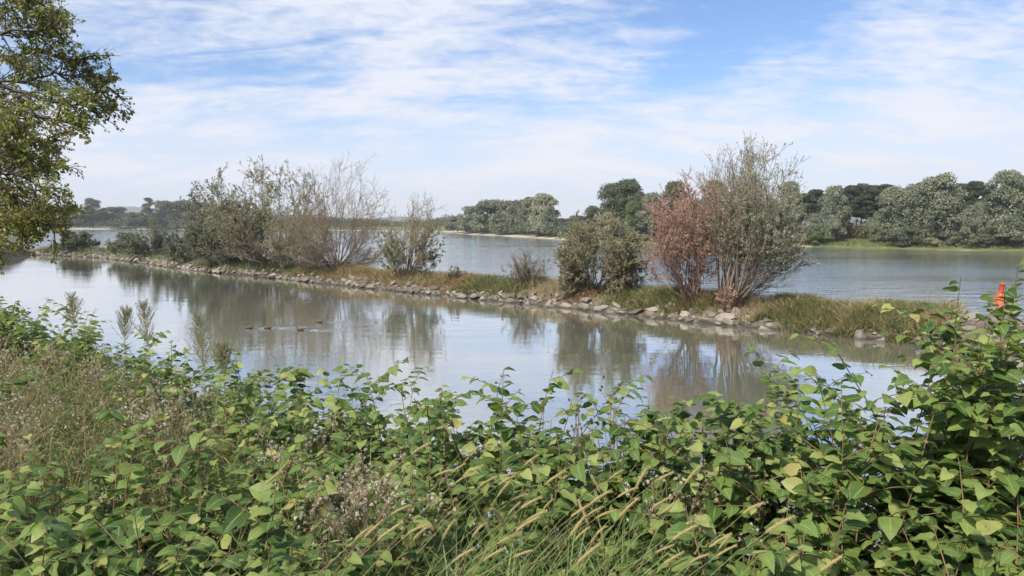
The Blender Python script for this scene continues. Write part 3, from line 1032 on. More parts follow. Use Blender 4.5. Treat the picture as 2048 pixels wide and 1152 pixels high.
# undergrowth line closing the foot of the far shore woods
for nm, pxs, back, topz, mt, lab in (('far_undergrowth', np.arange(1110, 2200, 3.2), 13, 3.2, 'far', 'dark undergrowth beneath the trees of the far right shore'),
                                     ('point_undergrowth', np.arange(912, 1106, 2.0), 14, 4.2, 'far', 'undergrowth beneath the willows of the wooded point'),
                                     ('left_undergrowth', np.arange(-60, 460, 3.0), 0, 6.0, 'far', 'dark undergrowth beneath the far left wood')):
    mb = MB()
    for px in pxs:
        Y = 528 if nm.startswith('left') else shY(px, back + rng.uniform(-2, 3))
        g = at_y(px, 446, Y)
        n = 60
        hh = topz * rng.uniform(0.5, 1.0)
        if nm.startswith('far') and 1690 < px < 1780: hh *= 1.25
        P = np.stack([g[0] + rng.normal(0, 0.9 * Y / 130, n), Y + rng.normal(0, 1.2, n), 0.9 + hh * np.sqrt(rng.uniform(0, 1, n))], 1)
        Nn = unit(rng.normal(0, 1, (n, 3)) + [0, -0.6, 0.6]); D = perp(rng, Nn); sz = rng.uniform(0.25, 0.6, n) * (Y / 130) ** 0.5
        V, F = leafq(rng, P, D, Nn, sz, sz * 0.6)
        mb.add(V, F, np.repeat(np.clip(rng.normal(0.45, 0.22, n), 0, 1), 4))
    tag(mb.build(nm, M[mt]), lab, 'undergrowth', kind='stuff')
# grass on the far shore
mb = MB()
for px in np.arange(1115, 2200, 0.5):
    n = 10
    Y0 = shY(px, 0)
    d = rng.uniform(2.2, 12, n)
    g = at_y(px, 446, Y0)
    P = np.stack([g[0] + d * 0.876 * 0.4 + rng.normal(0, 0.3, n), Y0 + d * 0.9, np.interp(d, [2, 5, 9, 16], [0.2, 0.55, 1.0, 1.5])], 1)
    V, F = blades(rng, P, rng.uniform(0.2, 0.6, n), rng.uniform(0.06, 0.12, n), rng.normal(0, 0.3, (n, 3)) * [1, 1, 0])
    mb.add(V, F, np.repeat(np.clip(rng.normal(0.55 + 0.3 * math.sin(px * 0.03), 0.2, n), 0, 1), 8))
tag(mb.build('shore_grass', M['grass']), 'grass strip along the far right shore', 'grass', kind='stuff')

# ------------------------------------------------------------------ stones of the dyke
rng = np.random.default_rng(5)


def stone_mesh(seed):
    r = np.random.default_rng(seed)
    bm = bmesh.new()
    pts = unit(r.normal(0, 1, (15, 3))) * [0.5, 0.38, 0.27] * r.uniform(0.85, 1.15, (15, 1))
    pts = np.clip(pts, [-0.46, -0.33, -0.2], [0.46, 0.33, 0.19 + r.uniform(0, 0.05)])
    vv = [bm.verts.new(p) for p in pts]
    bmesh.ops.convex_hull(bm, input=vv)
    bmesh.ops.delete(bm, geom=[v for v in bm.verts if not v.link_faces], context='VERTS')
    bmesh.ops.recalc_face_normals(bm, faces=bm.faces)
    me = bpy.data.meshes.new('stone'); bm.to_mesh(me); bm.free()
    me.materials.append(M['stone'])
    return me


stones = [stone_mesh(k) for k in range(12)]
s_end0, s_end1 = s_of_px(1835), LEN - 18
cand = []
for _ in range(14000):
    s = rng.uniform(1, LEN - 16)
    bare = s_end0 < s
    w = rng.uniform(-0.35, 5.2) if bare else rng.choice([rng.uniform(-0.25, 1.1), rng.uniform(-0.2, 0.7), rng.uniform(4.2, 5.4)], p=[0.62, 0.28, 0.10])
    size = float(np.clip(rng.lognormal(-1.28, 0.45), 0.13, 0.82))
    cand.append((s, w, size))
cand.sort(key=lambda c: -c[2])
grid = {}
placed = []
for s, w, size in cand:
    ok = True
    gi, gj = int(s // 1.0), int((w + 2) // 1.0)
    for a in (-1, 0, 1):
        for b in (-1, 0, 1):
            for (s2, w2, z2) in grid.get((gi + a, gj + b), ()):
                if ((s - s2) / 1.0) ** 2 + ((w - w2) / 0.75) ** 2 < (0.40 * (size + z2)) ** 2:
                    ok = False; break
            if not ok: break
        if not ok: break
    if ok:
        grid.setdefault((gi, gj), []).append((s, w, size)); placed.append((s, w, size))
items = []
for s, w, size in placed:
    p0, n0 = dyke_at(s)
    xy = p0 + n0 * w
    z = float(dyke_z(w, s)) + size * 0.06
    X, Y = float(xy[0]), float(xy[1])
    vis = size / math.hypot(X, Y)
    if w > 3.8 and s < s_end0: vis *= 0.1
    if X / Y > 0.72 or X / Y < -0.72: vis *= 0.05
    t = math.atan2(n0[1], n0[0]) - PI / 2
    slope = math.atan2(float(dyke_z(w + 0.3, s) - dyke_z(w - 0.3, s)), 0.6)
    R = Matrix.Rotation(t, 4, 'Z') @ Matrix.Rotation(slope * 0.8 + rng.normal(0, 0.22), 4, 'X') @ Matrix.Rotation(rng.normal(0, 0.22), 4, 'Y') @ Matrix.Rotation(rng.uniform(-0.6, 0.6) + PI * (rng.random() < 0.5), 4, 'Z')
    Mx = Matrix.Translation((X, Y, z)) @ R @ Matrix.Diagonal((size * rng.uniform(0.95, 1.35), size * rng.uniform(0.85, 1.15), size * rng.uniform(0.8, 1.25), 1))
    items.append((vis, Mx, int(rng.integers(12))))
items.sort(key=lambda x: -x[0])
for vis, Mx, k in items[:300]:
    o = bpy.data.objects.new('stone', stones[k])
    COL.objects.link(o); o.parent = dyke; o.matrix_basis = Mx
rest = MB()
sv = [(np.array([v.co[:] for v in m.vertices]), [np.array([list(p.vertices)]) for p in m.polygons]) for m in stones]
sv = [(v, np.concatenate([f for f in fs if f.shape[1] == 3])) for v, fs in sv]
for vis, Mx, k in items[300:]:
    A = np.array(Mx)
    v, f = sv[k]
    rest.add(v @ A[:3, :3].T + A[:3, 3], f, rng.random())
tag(rest.build('small_stones', M['stone'], dyke), kind='stuff')

# ------------------------------------------------------------------ grass on the dyke
def dyke_grass(name, label, mat, zones, n, hr, wr, seed, droop=0.5):
    r = np.random.default_rng(seed)
    mb = MB()
    px = np.concatenate([r.uniform(a, b, int(n * share)) for a, b, share in zones])
    m = len(px)
    s = np.interp(px, [x for x, _ in near_px], seg[:len(near_px)])
    clump = np.sin(s * 1.9 + seed) * 0.5 + np.sin(s * 4.7 + seed * 2) * 0.3 + np.sin(s * 0.6) * 0.4
    w = r.uniform(0.5, 4.6, m) + 0.15 * clump
    w = np.where((px > 1560) & (px < 1840), w - 0.4, w)
    w = np.where(w < 1.5, w + 0.25 * np.sin(s * 3.1), w)
    p0, n0 = dyke_at(s)
    xy = p0 + n0 * w[:, None]
    z = dyke_z(w, s) - 0.04
    P = np.concatenate([xy, z[:, None]], 1)
    H = r.uniform(*hr, m) * np.clip(1.0 + 0.35 * clump, 0.5, 1.6)
    lean = np.concatenate([r.normal(0, 0.45, (m, 2)) + n0 * -0.15 * (w < 2)[:, None], np.zeros((m, 1))], 1)
    V, F = blades(r, P, H, r.uniform(*wr, m), lean, droop)
    mb.add(V, F, np.repeat(np.clip(r.normal(0.45, 0.22, m) + 0.15 * clump, 0, 1), 8))
    return tag(mb.build(name, M[mat]), label, 'grass', kind='stuff')


dyke_grass('green_grass', 'green grass growing along the crest of the stone dyke', 'grass',
           [(560, 760, 0.08), (890, 1010, 0.2), (1200, 1400, 0.26), (1500, 1840, 0.42), (760, 900, 0.05)], 26000, (0.35, 0.7), (0.014, 0.034), 1)
dyke_grass('dull_grass', 'dull olive grass and weeds along the left stretch of the stone dyke', 'grass', [(60, 620, 1.0)], 12000, (0.3, 0.7), (0.02, 0.05), 6)
dyke_grass('dry_grass', 'straw-coloured dry grass along the crest of the stone dyke', 'dry',
           [(540, 900, 0.3), (880, 1260, 0.2), (1240, 1500, 0.1), (1490, 1860, 0.4)], 24000, (0.32, 0.75), (0.012, 0.028), 2)
dyke_grass('rusty_grass', 'rust-coloured grass patches on the stone dyke', 'rustgrass',
           [(570, 790, 0.42), (825, 900, 0.2), (880, 950, 0.08), (1110, 1160, 0.12), (1310, 1390, 0.18)], 9000, (0.3, 0.62), (0.014, 0.03), 3)
# tall seed-bearing grass stems at the right end
dyke_grass('tall_grass', 'tall pale seeding grass at the right end of the dyke', 'dry', [(1530, 1600, 0.4), (1600, 1840, 0.6)], 800, (0.6, 1.05), (0.008, 0.014), 4, 0.15)
# meadow at the left end
r = np.random.default_rng(8)
n = 9000
t = r.uniform(0, 1, n); d = r.uniform(1.0, 16, n)
mx = np.interp(t, [0, 0.3, 0.6, 1], [-66, -66.5, -69, -84]); my = np.interp(t, [0, 0.3, 0.6, 1], [92, 100, 106, 128])
P = np.stack([mx - d * 0.9, my - d * 0.1, np.interp(d, [0, 1.2, 3, 7, 14, 40], [0, 0.5, 1.2, 2.2, 2.9, 3.1]) - 0.05], 1)
mb = MB(); V, F = blades(r, P, r.uniform(0.4, 0.9, n), r.uniform(0.03, 0.06, n), r.normal(0, 0.3, (n, 3)) * [1, 1, 0])
mb.add(V, F, np.repeat(np.clip(r.normal(0.45, 0.25, n), 0, 1), 8))
tag(mb.build('meadow_grass', M['dry']), 'golden dry grass on the slope at the far left end of the dyke', 'grass', kind='stuff')


# ------------------------------------------------------------------ trees and shrubs on the dyke
def dyke_tree(name, label, cat, px, w, profile, nshoot, seed, leaf_mat, twig_mat='twig', stems=4, spread=0.5, r0=0.05,
              twigs=9, sub=3, nleaf=14, lsize=(0.06, 0.12), lw=0.28, curl=0.5, jit=0.09, leaf_by_h=((0, 1), (1, 1)), skirt=0.0,
              twig_l=(0.22, 0.42), tmin=0.25, focus=None, depth=0.8, side_leaf=None, leaf2=None, top_focus=None):
    """profile: (screen angle from vertical in degrees, shoot length in metres); leaf_by_h: leaf probability by relative height"""
    r = np.random.default_rng(seed)
    s = s_of_px(px)
    for _ in range(12):
        p0, n0 = dyke_at(s)
        xy = p0 + n0 * w
        bz = float(dyke_z(w, s)) - 0.05
        s += (px - proj((xy[0], xy[1], bz))[0]) / FPX * xy[1]
    base = np.array([xy[0], xy[1], bz])
    pr = np.array(profile, float)
    right = unit(np.array([[base[1], -base[0], 0.0]]))[0]      # across the line of sight
    away = unit(np.array([[base[0], base[1], 0.0]]))[0]
    root = empty(name, base, label, cat, 'trees and shrubs on the stone dyke')
    # stems
    a0, a1 = pr[0, 0], pr[-1, 0]
    ang = r.uniform(a0, a1, nshoot) if focus is None else np.clip(r.normal(focus[0], focus[1], nshoot), a0, a1)
    if top_focus is not None:
        m_ = r.random(nshoot) < top_focus[2]
        ang = np.where(m_, np.clip(r.normal(top_focus[0], top_focus[1], nshoot), a0, a1), ang)
    L = np.interp(ang, pr[:, 0], pr[:, 1]) * (1 - 0.38 * r.random(nshoot) ** 2)
    ar = np.radians(ang)
    dep = r.normal(0, depth, nshoot) * 0.45
    D = unit(np.sin(ar)[:, None] * right + np.cos(ar)[:, None] * np.array([0, 0, 1.0]) + dep[:, None] * away)
    st = r.normal(0, 1, (stems, 2)) * spread
    which = r.integers(0, stems, nshoot)
    off = st[which][:, :1] * right + st[which][:, 1:] * away * 0.7
    off = off + (np.abs(D[:, :1]) * 0 + r.uniform(0, 0.45, (nshoot, 1))) * np.array([0, 0, 1.0]) * (0.5 + skirt)
    B = base + off
    out = D * [1, 1, 0]
    D0 = unit(D + out * 0.35)
    P1 = grow(r, B, D0, L, 10, np.array([0, 0, curl]) * (0.4 + r.random((nshoot, 1))) - out * 0.35, jit * 0.6)
    rr = r0 * (L / L.max()) * r.uniform(0.45, 1.0, nshoot)
    br = MB()
    tp = np.linspace(1, 0, 10) ** 0.8
    br.add(*tubes(P1, np.maximum(rr[:, None] * tp, 0.0055), 5))
    P2, t2, L2 = branch(r, P1, twigs, tmin, 0.98, (18, 48), twig_l, L, 6, np.array([0, 0, curl * 0.8]), jit)
    br.add(*tubes(P2, np.maximum(np.linspace(0.014, 0.005, 6)[None] * np.ones((len(P2), 1)), 0.004), 3))
    P3, t3, L3 = branch(r, P2, sub, 0.15, 0.98, (20, 55), (0.3, 0.6), L2, 4, np.array([0, 0, curl * 0.5]), jit * 1.3)
    br.add(*tubes(P3, np.maximum(np.linspace(0.008, 0.004, 4)[None] * np.ones((len(P3), 1)), 0.0035), 3))
    br.build('branches', M[twig_mat], root, True, base)
    # trunk: the stems thicken and fuse at the stool
    k = 5
    zt = np.linspace(-0.25, 1, k)
    for j in range(stems):
        b = base + st[j, 0] * right + st[j, 1] * away * 0.7
        m = which == j
        dm = unit((D[m].mean(0) if m.any() else np.array([0, 0, 1.0]))[None])[0]
        ht = 0.11 * L.max()
        PP = b + dm * (zt[:, None] * ht) * np.clip(zt[:, None] + 0.4, 0.35, 1) + r.normal(0, 0.015, (k, 3))
        tk = MB(); tk.add(*tubes(PP[None], (r0 * np.array([3.0, 2.5, 2.0, 1.6, 1.0]) * r.uniform(0.7, 1.1))[None], 8))
        tk.build('trunk', M['bark'], root, True, base)
    # leaves
    if nleaf:
        Q = np.concatenate([P3[:, None].reshape(-1, 4, 3), P2[:, ::2][:, :3].repeat(1, 0)[:, [0, 1, 2, 2]]]) if False else P3
        hb = np.array(leaf_by_h, float)
        tt = r.uniform(0.05, 1.0, (len(P3), nleaf))
        pp, TT = along(P3, tt)
        pp = pp.reshape(-1, 3); TT = TT.reshape(-1, 3)
        rel = (pp[:, 2] - bz) / L.max()
        keep = r.random(len(pp)) < np.interp(rel, hb[:, 0], hb[:, 1])
        if side_leaf is not None:
            sx = ((pp - base) @ right) / L.max()
            sl = np.array(side_leaf, float)
            keep &= r.random(len(pp)) < np.interp(sx, sl[:, 0], sl[:, 1])
        pp, TT = pp[keep], TT[keep]
        DD = unit(TT * 0.7 + perp(r, TT) * 0.8)
        NN = unit(r.normal(0, 0.6, pp.shape) + [0, -0.25, 0.8])
        sz = r.uniform(*lsize, len(pp))
        tone = np.clip(r.normal(0.5, 0.22, len(pp)), 0, 1)
        grp = np.zeros(len(pp), bool) if leaf2 is None else (r.random(len(pp)) < leaf2[1](pp - base, right, L.max()))
        for sel, mt, nm in ((~grp, leaf_mat, 'crown'), (grp, leaf2[0] if leaf2 else None, 'crown')):
            if sel.sum() < 5: continue
            cr = MB()
            V, F = leafq(r, pp[sel], DD[sel], NN[sel], sz[sel], sz[sel] * lw)
            cr.add(V, F, np.repeat(tone[sel], 4))
            cr.build(nm, M[mt], root, False, base)
    return root


dyke_tree('willow_tree', 'tall fan-shaped willow with thin bare-looking top near the right end of the dyke', 'tree', 1452, 2.0,
          [(-24, 3.4), (-12, 5.0), (-4, 6.5), (5, 7.5), (13, 7.3), (20, 5.9), (30, 5.1), (42, 4.7), (52, 3.8), (62, 2.6), (76, 1.6)], 70, 101, 'willow', stems=5, spread=0.32, r0=0.07, curl=0.22,
          twigs=11, sub=4, nleaf=20, lsize=(0.07, 0.13), lw=0.34, leaf_by_h=((0, 0.03), (0.22, 0.08), (0.34, 0.9), (0.55, 0.9), (0.7, 0.45), (1, 0.3)), focus=(28, 17), depth=0.65, tmin=0.36, top_focus=(7, 7, 0.46), jit=0.06,
          side_leaf=((-0.3, 0.1), (-0.06, 0.3), (0.08, 1.0)))
dyke_tree('red_shrub', 'red-brown leaved shrub leaning left beside the tall fan-shaped willow', 'shrub', 1388, 1.7,
          [(-50, 2.8), (-36, 3.7), (-22, 4.9), (-9, 5.5), (3, 5.4), (12, 4.6), (22, 2.6)], 52, 102, 'red', 'twig_red', stems=5, spread=0.32, r0=0.04, curl=0.2,
          twigs=11, sub=4, nleaf=24, lsize=(0.05, 0.10), lw=0.36, leaf_by_h=((0, 0.08), (0.1, 0.2), (0.22, 0.18), (0.36, 0.15), (0.46, 0.85), (1, 1)), focus=(-10, 17), depth=0.7, tmin=0.36,
          side_leaf=((-0.55, 0.1), (-0.35, 0.6), (-0.2, 1.0)), leaf2=('brown', lambda p, rt, L: 0.28 + 0 * p[:, 2]))
dyke_tree('willow_bush', 'rounded olive willow bush standing alone in the middle of the dyke', 'bush', 1190, 1.9,
          [(-80, 2.0), (-52, 2.8), (-30, 3.6), (-8, 4.1), (10, 4.2), (28, 3.9), (48, 3.1), (74, 2.3)], 84, 203, 'olive', stems=4, spread=0.2, r0=0.04,
          twigs=12, sub=4, nleaf=19, lsize=(0.07, 0.13), lw=0.38, curl=0.1, tmin=0.32, leaf_by_h=((0, 0.25), (0.2, 0.5), (0.5, 0.9), (1, 1)), depth=0.9,
          leaf2=('brown', lambda p, rt, L: 0.4 * ((p[:, 2] < 0.4 * L))))
dyke_tree('broom_shrub', 'small broom-like shrub with thin upright shoots left of the round willow bush', 'shrub', 1046, 2.0,
          [(-42, 1.7), (-20, 2.2), (0, 2.4), (20, 2.3), (40, 2.1), (56, 1.5)], 70, 104, 'dark', stems=3, spread=0.12, r0=0.018,
          twigs=6, sub=2, nleaf=9, lsize=(0.05, 0.09), lw=0.2, curl=0.2, leaf_by_h=((0, 1), (0.6, 0.8), (1, 0.5)), depth=0.6, twig_l=(0.15, 0.3))
dyke_tree('willow_shrub', 'spreading shrub with bare whips rising from its top, left of the dyke middle', 'shrub', 815, 2.0,
          [(-76, 2.8), (-52, 3.3), (-30, 3.9), (-10, 4.8), (6, 6.0), (16, 6.0), (32, 4.4), (52, 4.0), (76, 2.9)], 54, 105, 'olive', stems=4, spread=0.25, r0=0.05,
          twigs=9, sub=4, nleaf=15, lsize=(0.08, 0.14), lw=0.34, curl=0.4, leaf_by_h=((0, 0.5), (0.15, 0.9), (0.45, 0.9), (0.62, 0.35), (0.8, 0.08), (1, 0.05)), depth=0.9, twig_l=(0.14, 0.3))
dyke_tree('bare_willow', 'nearly leafless brownish willow with a bushy pollarded head on the dyke', 'tree', 672, 2.2,
          [(-88, 4.0), (-60, 5.0), (-38, 6.2), (-20, 7.4), (-4, 8.7), (10, 8.9), (24, 7.8), (40, 6.2), (60, 5.2), (88, 4.2)], 78, 106, 'brown', 'twig', stems=4, spread=0.45, r0=0.055,
          twigs=13, sub=5, nleaf=4, lsize=(0.08, 0.15), lw=0.34, curl=0.28, jit=0.15, leaf_by_h=((0, 0.5), (0.3, 0.9), (0.55, 0.6), (0.75, 0.2), (1, 0.1)), depth=0.9, skirt=1.2,
          side_leaf=((-0.3, 1.0), (0.1, 0.6), (0.3, 0.3)))
dyke_tree('leafy_tree', 'tallest leafy olive tree above the dark thicket on the dyke', 'tree', 548, 2.2,
          [(-62, 5.5), (-48, 7.4), (-34, 8.2), (-18, 8.9), (-2, 9.2), (10, 8.9), (24, 7.8), (42, 6.0), (60, 4.0)], 38, 107, 'olive', stems=4, spread=0.7, r0=0.11,
          twigs=13, sub=5, nleaf=13, lsize=(0.10, 0.17), lw=0.45, curl=0.25, jit=0.16, leaf_by_h=((0, 0.1), (0.25, 0.3), (0.4, 0.6), (0.6, 0.85), (1, 0.9)), depth=1.0, tmin=0.35, twig_l=(0.2, 0.4))
dyke_tree('leaning_tree', 'loose grey-leaved tree leaning left out of the dark thicket', 'tree', 512, 2.4,
          [(-56, 7.5), (-44, 8.3), (-30, 8.0), (-14, 6.6), (2, 5.4)], 26, 108, 'dark', stems=3, spread=0.5, r0=0.10,
          twigs=12, sub=5, nleaf=12, lsize=(0.12, 0.2), lw=0.48, curl=0.25, jit=0.16, leaf_by_h=((0, 0.3), (0.5, 1), (1, 0.8)), depth=0.9, tmin=0.35, twig_l=(0.2, 0.38))
dyke_tree('dark_thicket', 'dark dense thicket bush under the leafy olive tree', 'bush', 452, 2.0,
          [(-75, 3.2), (-40, 4.0), (-15, 4.8), (10, 5.0), (35, 4.4), (70, 3.4)], 52, 109, 'dark', stems=6, spread=0.8, r0=0.05,
          twigs=11, sub=4, nleaf=13, lsize=(0.11, 0.19), lw=0.42, curl=0.3, leaf_by_h=((0, 0.9), (1, 1)), depth=1.0)
dyke_tree('grey_bush', 'grey-green bush at the left foot of the dark thicket', 'bush', 386, 2.0,
          [(-80, 3.0), (-40, 3.4), (0, 3.6), (40, 3.6), (80, 3.2)], 50, 110, 'dark', stems=5, spread=0.9, r0=0.04,
          twigs=10, sub=4, nleaf=12, lsize=(0.12, 0.2), lw=0.42, curl=0.25, leaf_by_h=((0, 1), (1, 1)), depth=1.0)
dyke_tree('thicket_bush', 'olive bush with dark gaps beneath the nearly leafless willow', 'bush', 590, 1.9,
          [(-70, 2.8), (-30, 4.6), (0, 5.2), (30, 4.6), (70, 3.0)], 40, 111, 'olive', stems=4, spread=0.6, r0=0.05,
          twigs=10, sub=4, nleaf=9, lsize=(0.09, 0.15), lw=0.4, curl=0.3, leaf_by_h=((0, 0.4), (0.4, 1), (1, 0.8)), depth=1.0)
dyke_tree('silver_bush', 'pale silvery bush with a loose pointed top on the left dyke', 'bush', 302, 2.0,
          [(-80, 2.9), (-36, 3.2), (-4, 4.4), (14, 4.0), (40, 3.1), (80, 2.9)], 48, 112, 'silver', stems=5, spread=0.8, r0=0.045,
          twigs=10, sub=4, nleaf=11, lsize=(0.13, 0.22), lw=0.4, curl=0.3, leaf_by_h=((0, 1), (0.5, 1), (0.7, 0.5), (1, 0.4)), depth=1.0)
dyke_tree('low_bush', 'low olive bush left of the pale silvery bush', 'bush', 245, 2.0,
          [(-80, 2.0), (-40, 2.3), (0, 2.5), (40, 2.3), (80, 2.0)], 36, 113, 'willow', stems=5, spread=0.8, r0=0.04,
          twigs=10, sub=4, nleaf=11, lsize=(0.14, 0.23), lw=0.42, curl=0.25, leaf_by_h=((0, 1), (1, 1)), depth=1.0)
dyke_tree('dark_bush', 'dark bush at the left end of the dyke by the overhanging branches', 'bush', 165, 2.2,
          [(-80, 2.2), (-40, 2.2), (0, 2.4), (40, 2.2), (80, 2.2)], 36, 114, 'dark', stems=5, spread=1.0, r0=0.04,
          twigs=10, sub=4, nleaf=11, lsize=(0.16, 0.26), lw=0.45, curl=0.25, leaf_by_h=((0, 1), (1, 1)), depth=1.0)
for k, (px, w, sc, mt, lab) in enumerate(((905, 2.2, 1.0, 'dark', 'tiny dark bush in the grass right of the spreading shrub'), (1020, 1.7, 1.0, 'dark', 'tiny dark bush at the foot of the broom-like shrub'),
                                          (1165, 1.2, 1.1, 'silver', 'small grey bush at the left foot of the round willow bush'), (1440, 1.2, 1.0, 'red', 'small rusty bush at the foot of the tall fan-shaped willow'))):
    dyke_tree('small_bush', lab, 'bush', px, w, [(-60, 0.7 * sc), (0, 1.0 * sc), (60, 0.7 * sc)], 16, 130 + k, mt, stems=2, spread=0.12, r0=0.01, twigs=6, sub=2, nleaf=9, lsize=(0.05, 0.1), lw=0.45, curl=0.2, depth=1.0)

# ------------------------------------------------------------------ buoys and ducks
def lathe(prof, sides, cx=0, cy=0):
    pr = np.array(prof, float)
    a = np.arange(sides) * 2 * PI / sides
    V = np.stack([pr[:, :1] * np.cos(a) + cx, pr[:, :1] * np.sin(a) + cy, np.repeat(pr[:, 1:], sides, 1)], -1).reshape(-1, 3)
    k = len(pr)
    i = np.arange(k - 1)[:, None] * sides + np.arange(sides)[None]
    j = np.arange(k - 1)[:, None] * sides + (np.arange(sides)[None] + 1) % sides
    return V, np.stack([i, j, j + sides, i + sides], -1).reshape(-1, 4)


M['buoy_red'] = plain('red_buoy_paint', (0.80, 0.10, 0.04), 0.5, 0.4, 0.3, 4)
M['buoy_green'] = plain('green_buoy_paint', (0.02, 0.30, 0.16), 0.4, 0.5, 0.2, 5)
M['metal'] = plain('dull_metal', (0.25, 0.25, 0.25), 0.5, 0.5, 0.3, 9)
b = on_z(2000, 601, 0)
rb = empty('buoy', b, 'bright red channel buoy floating in the river at right', 'buoy')
rb.rotation_euler = (0.02, math.radians(4), 0); rb.scale = (0.85, 0.85, 0.95)
mb = MB(); mb.add(*lathe([(0.0, -0.3), (0.36, -0.28), (0.42, -0.05), (0.42, 0.08), (0.38, 0.13), (0.27, 0.26), (0.18, 0.38), (0.165, 0.44)], 28)); mb.build('float', M['buoy_red'], rb, True)
mb = MB(); mb.add(*lathe([(0.158, 0.435), (0.152, 0.98), (0.165, 0.985), (0.165, 1.05), (0.14, 1.075), (0.0, 1.08)], 28)); mb.build('daymark', M['buoy_red'], rb, True)
b = on_z(945, 481, 0)
gb = empty('buoy', b, 'tiny green channel buoy far out before the wooded point', 'buoy')
gb.scale = (0.6, 0.6, 0.6)
mb = MB(); mb.add(*lathe([(0.0, -0.3), (0.55, -0.25), (0.6, 0.08), (0.4, 0.25), (0.2, 0.5)], 20)); mb.build('float', M['buoy_green'], gb, True)
mb = MB(); mb.add(*lathe([(0.22, 0.45), (0.30, 0.5), (0.24, 1.1), (0.12, 1.7), (0.0, 1.75)], 20)); mb.build('daymark', M['buoy_green'], gb, True)

M['duck'] = rough_mat('duck_feathers', [(0.35, (0.055, 0.04, 0.028, 1)), (0.65, (0.15, 0.115, 0.08, 1))], 22, 0.8, 0.004)
M['bill'] = plain('duck_bill', (0.28, 0.2, 0.05), 0.5)
duck_lab = ['first duck at the head of the row, leftmost on the backwater', 'second duck from the left on the backwater', 'third duck swimming nearest to the bank', 'hindmost duck swimming closest to the dyke']


def ellip_tube(pts):
    """pts: x, z, half width, half height"""
    pts = np.array(pts, float); s = 12
    a = np.arange(s) * 2 * PI / s
    V = np.stack([np.repeat(pts[:, :1], s, 1), pts[:, 2:3] * np.cos(a), pts[:, 1:2] + pts[:, 3:4] * np.sin(a)], -1).reshape(-1, 3)
    i = np.arange(len(pts) - 1)[:, None] * s + np.arange(s)[None]
    j = np.arange(len(pts) - 1)[:, None] * s + (np.arange(s)[None] + 1) % s
    return V, np.stack([i, j, j + s, i + s], -1).reshape(-1, 4)


for k, d in enumerate(duck_pos):
    ro = empty('duck', (d[0], d[1], 0), duck_lab[k], 'duck', 'ducks swimming in a row')
    ro.rotation_euler = (0, 0, (0.05, -0.25, 0.3, -0.4)[k]); ro.scale = [(0.9, 0.92, 0.85, 0.95)[k]] * 3
    # swims towards -X: tail at +X
    mb = MB()
    mb.add(*ellip_tube([(0.275, 0.105, 0.008, 0.006), (0.23, 0.09, 0.045, 0.025), (0.15, 0.06, 0.085, 0.06), (0.04, 0.045, 0.105, 0.085), (-0.08, 0.05, 0.095, 0.08),
                        (-0.135, 0.075, 0.065, 0.07), (-0.155, 0.12, 0.038, 0.055), (-0.16, 0.165, 0.030, 0.042), (-0.175, 0.195, 0.032, 0.038), (-0.20, 0.205, 0.030, 0.032), (-0.222, 0.20, 0.018, 0.018)]))
    mb.build('body', M['duck'], ro, True)
    mb = MB(); mb.add(*ellip_tube([(-0.215, 0.197, 0.013, 0.011), (-0.25, 0.19, 0.014, 0.008), (-0.272, 0.187, 0.010, 0.004)]))
    mb.build('bill', M['bill'], ro, True)

# ------------------------------------------------------------------ overhanging tree at the left
rng = np.random.default_rng(77)
TX, TY, TZ = -12.6, 13.6, 2.5
lt = empty('overhanging_tree', (TX, TY, TZ), 'tree reaching in with leafy branches at the upper left', 'tree')
trunk = np.array([(TX, TY, TZ - 0.4), (TX + 0.1, TY, 4.0), (TX + 0.25, TY + 0.1, 6.0), (TX + 0.3, TY, 8.0), (TX + 0.5, TY, 10.5), (TX + 0.6, TY + 0.1, 13)])
mb = MB(); mb.add(*tubes(trunk[None], np.array([[0.36, 0.29, 0.25, 0.2, 0.14, 0.06]]), 12)); mb.build('trunk', M['bark'], lt, True, (TX, TY, TZ))
limbs = [
    (5.4, 13.4, [(-60, 175), (0, 172), (55, 180), (110, 200), (180, 208), (262, 216)], 0.085, 1.0),
    (5.6, 14.2, [(-60, 165), (20, 168), (80, 160), (140, 150), (200, 155), (250, 165)], 0.05, 1.0),
    (5.6, 12.9, [(-80, 190), (0, 192), (60, 215), (110, 235), (160, 238), (215, 235)], 0.05, 0.9),
    (6.4, 13.9, [(-70, 120), (0, 112), (70, 105), (130, 110), (180, 118), (222, 118)], 0.06, 0.9),
    (7.0, 13.2, [(-80, 80), (0, 70), (60, 62), (110, 52), (150, 42)], 0.055, 0.9),
    (7.4, 14.4, [(-80, 40), (0, 25), (50, 20), (95, 14), (130, 22)], 0.05, 0.8),
    (8.0, 13.0, [(-100, -30), (-20, -30), (40, -20), (90, 0)], 0.05, 0.8),
    (4.9, 13.2, [(-80, 260), (-10, 258), (50, 262), (105, 275), (150, 292)], 0.05, 0.95),
    (4.6, 14.0, [(-80, 300), (0, 300), (55, 312), (110, 322), (160, 338)], 0.045, 0.95),
    (4.4, 12.6, [(-80, 320), (-20, 328), (30, 345), (80, 365), (130, 380)], 0.045, 0.9),
    (4.3, 13.6, [(-80, 345), (0, 360), (60, 388), (110, 415), (158, 440)], 0.05, 0.95),
    (4.0, 13.0, [(-80, 385), (-10, 402), (40, 425), (90, 448), (140, 462)], 0.045, 0.95),
    (3.9, 14.3, [(-80, 370), (0, 385), (60, 405), (120, 420), (172, 428)], 0.04, 0.95),
    (3.8, 12.6, [(-90, 420), (-30, 440), (5, 470), (15, 500)], 0.03, 0.5),
    (5.0, 14.6, [(-80, 230), (0, 235), (40, 240), (70, 250)], 0.04, 0.6),
    (4.7, 13.0, [(-100, 280), (-40, 285), (0, 290), (50, 300), (90, 330)], 0.04, 0.8),
]
LP = []
LL = []
bb = MB(); leafP, leafT = [], []
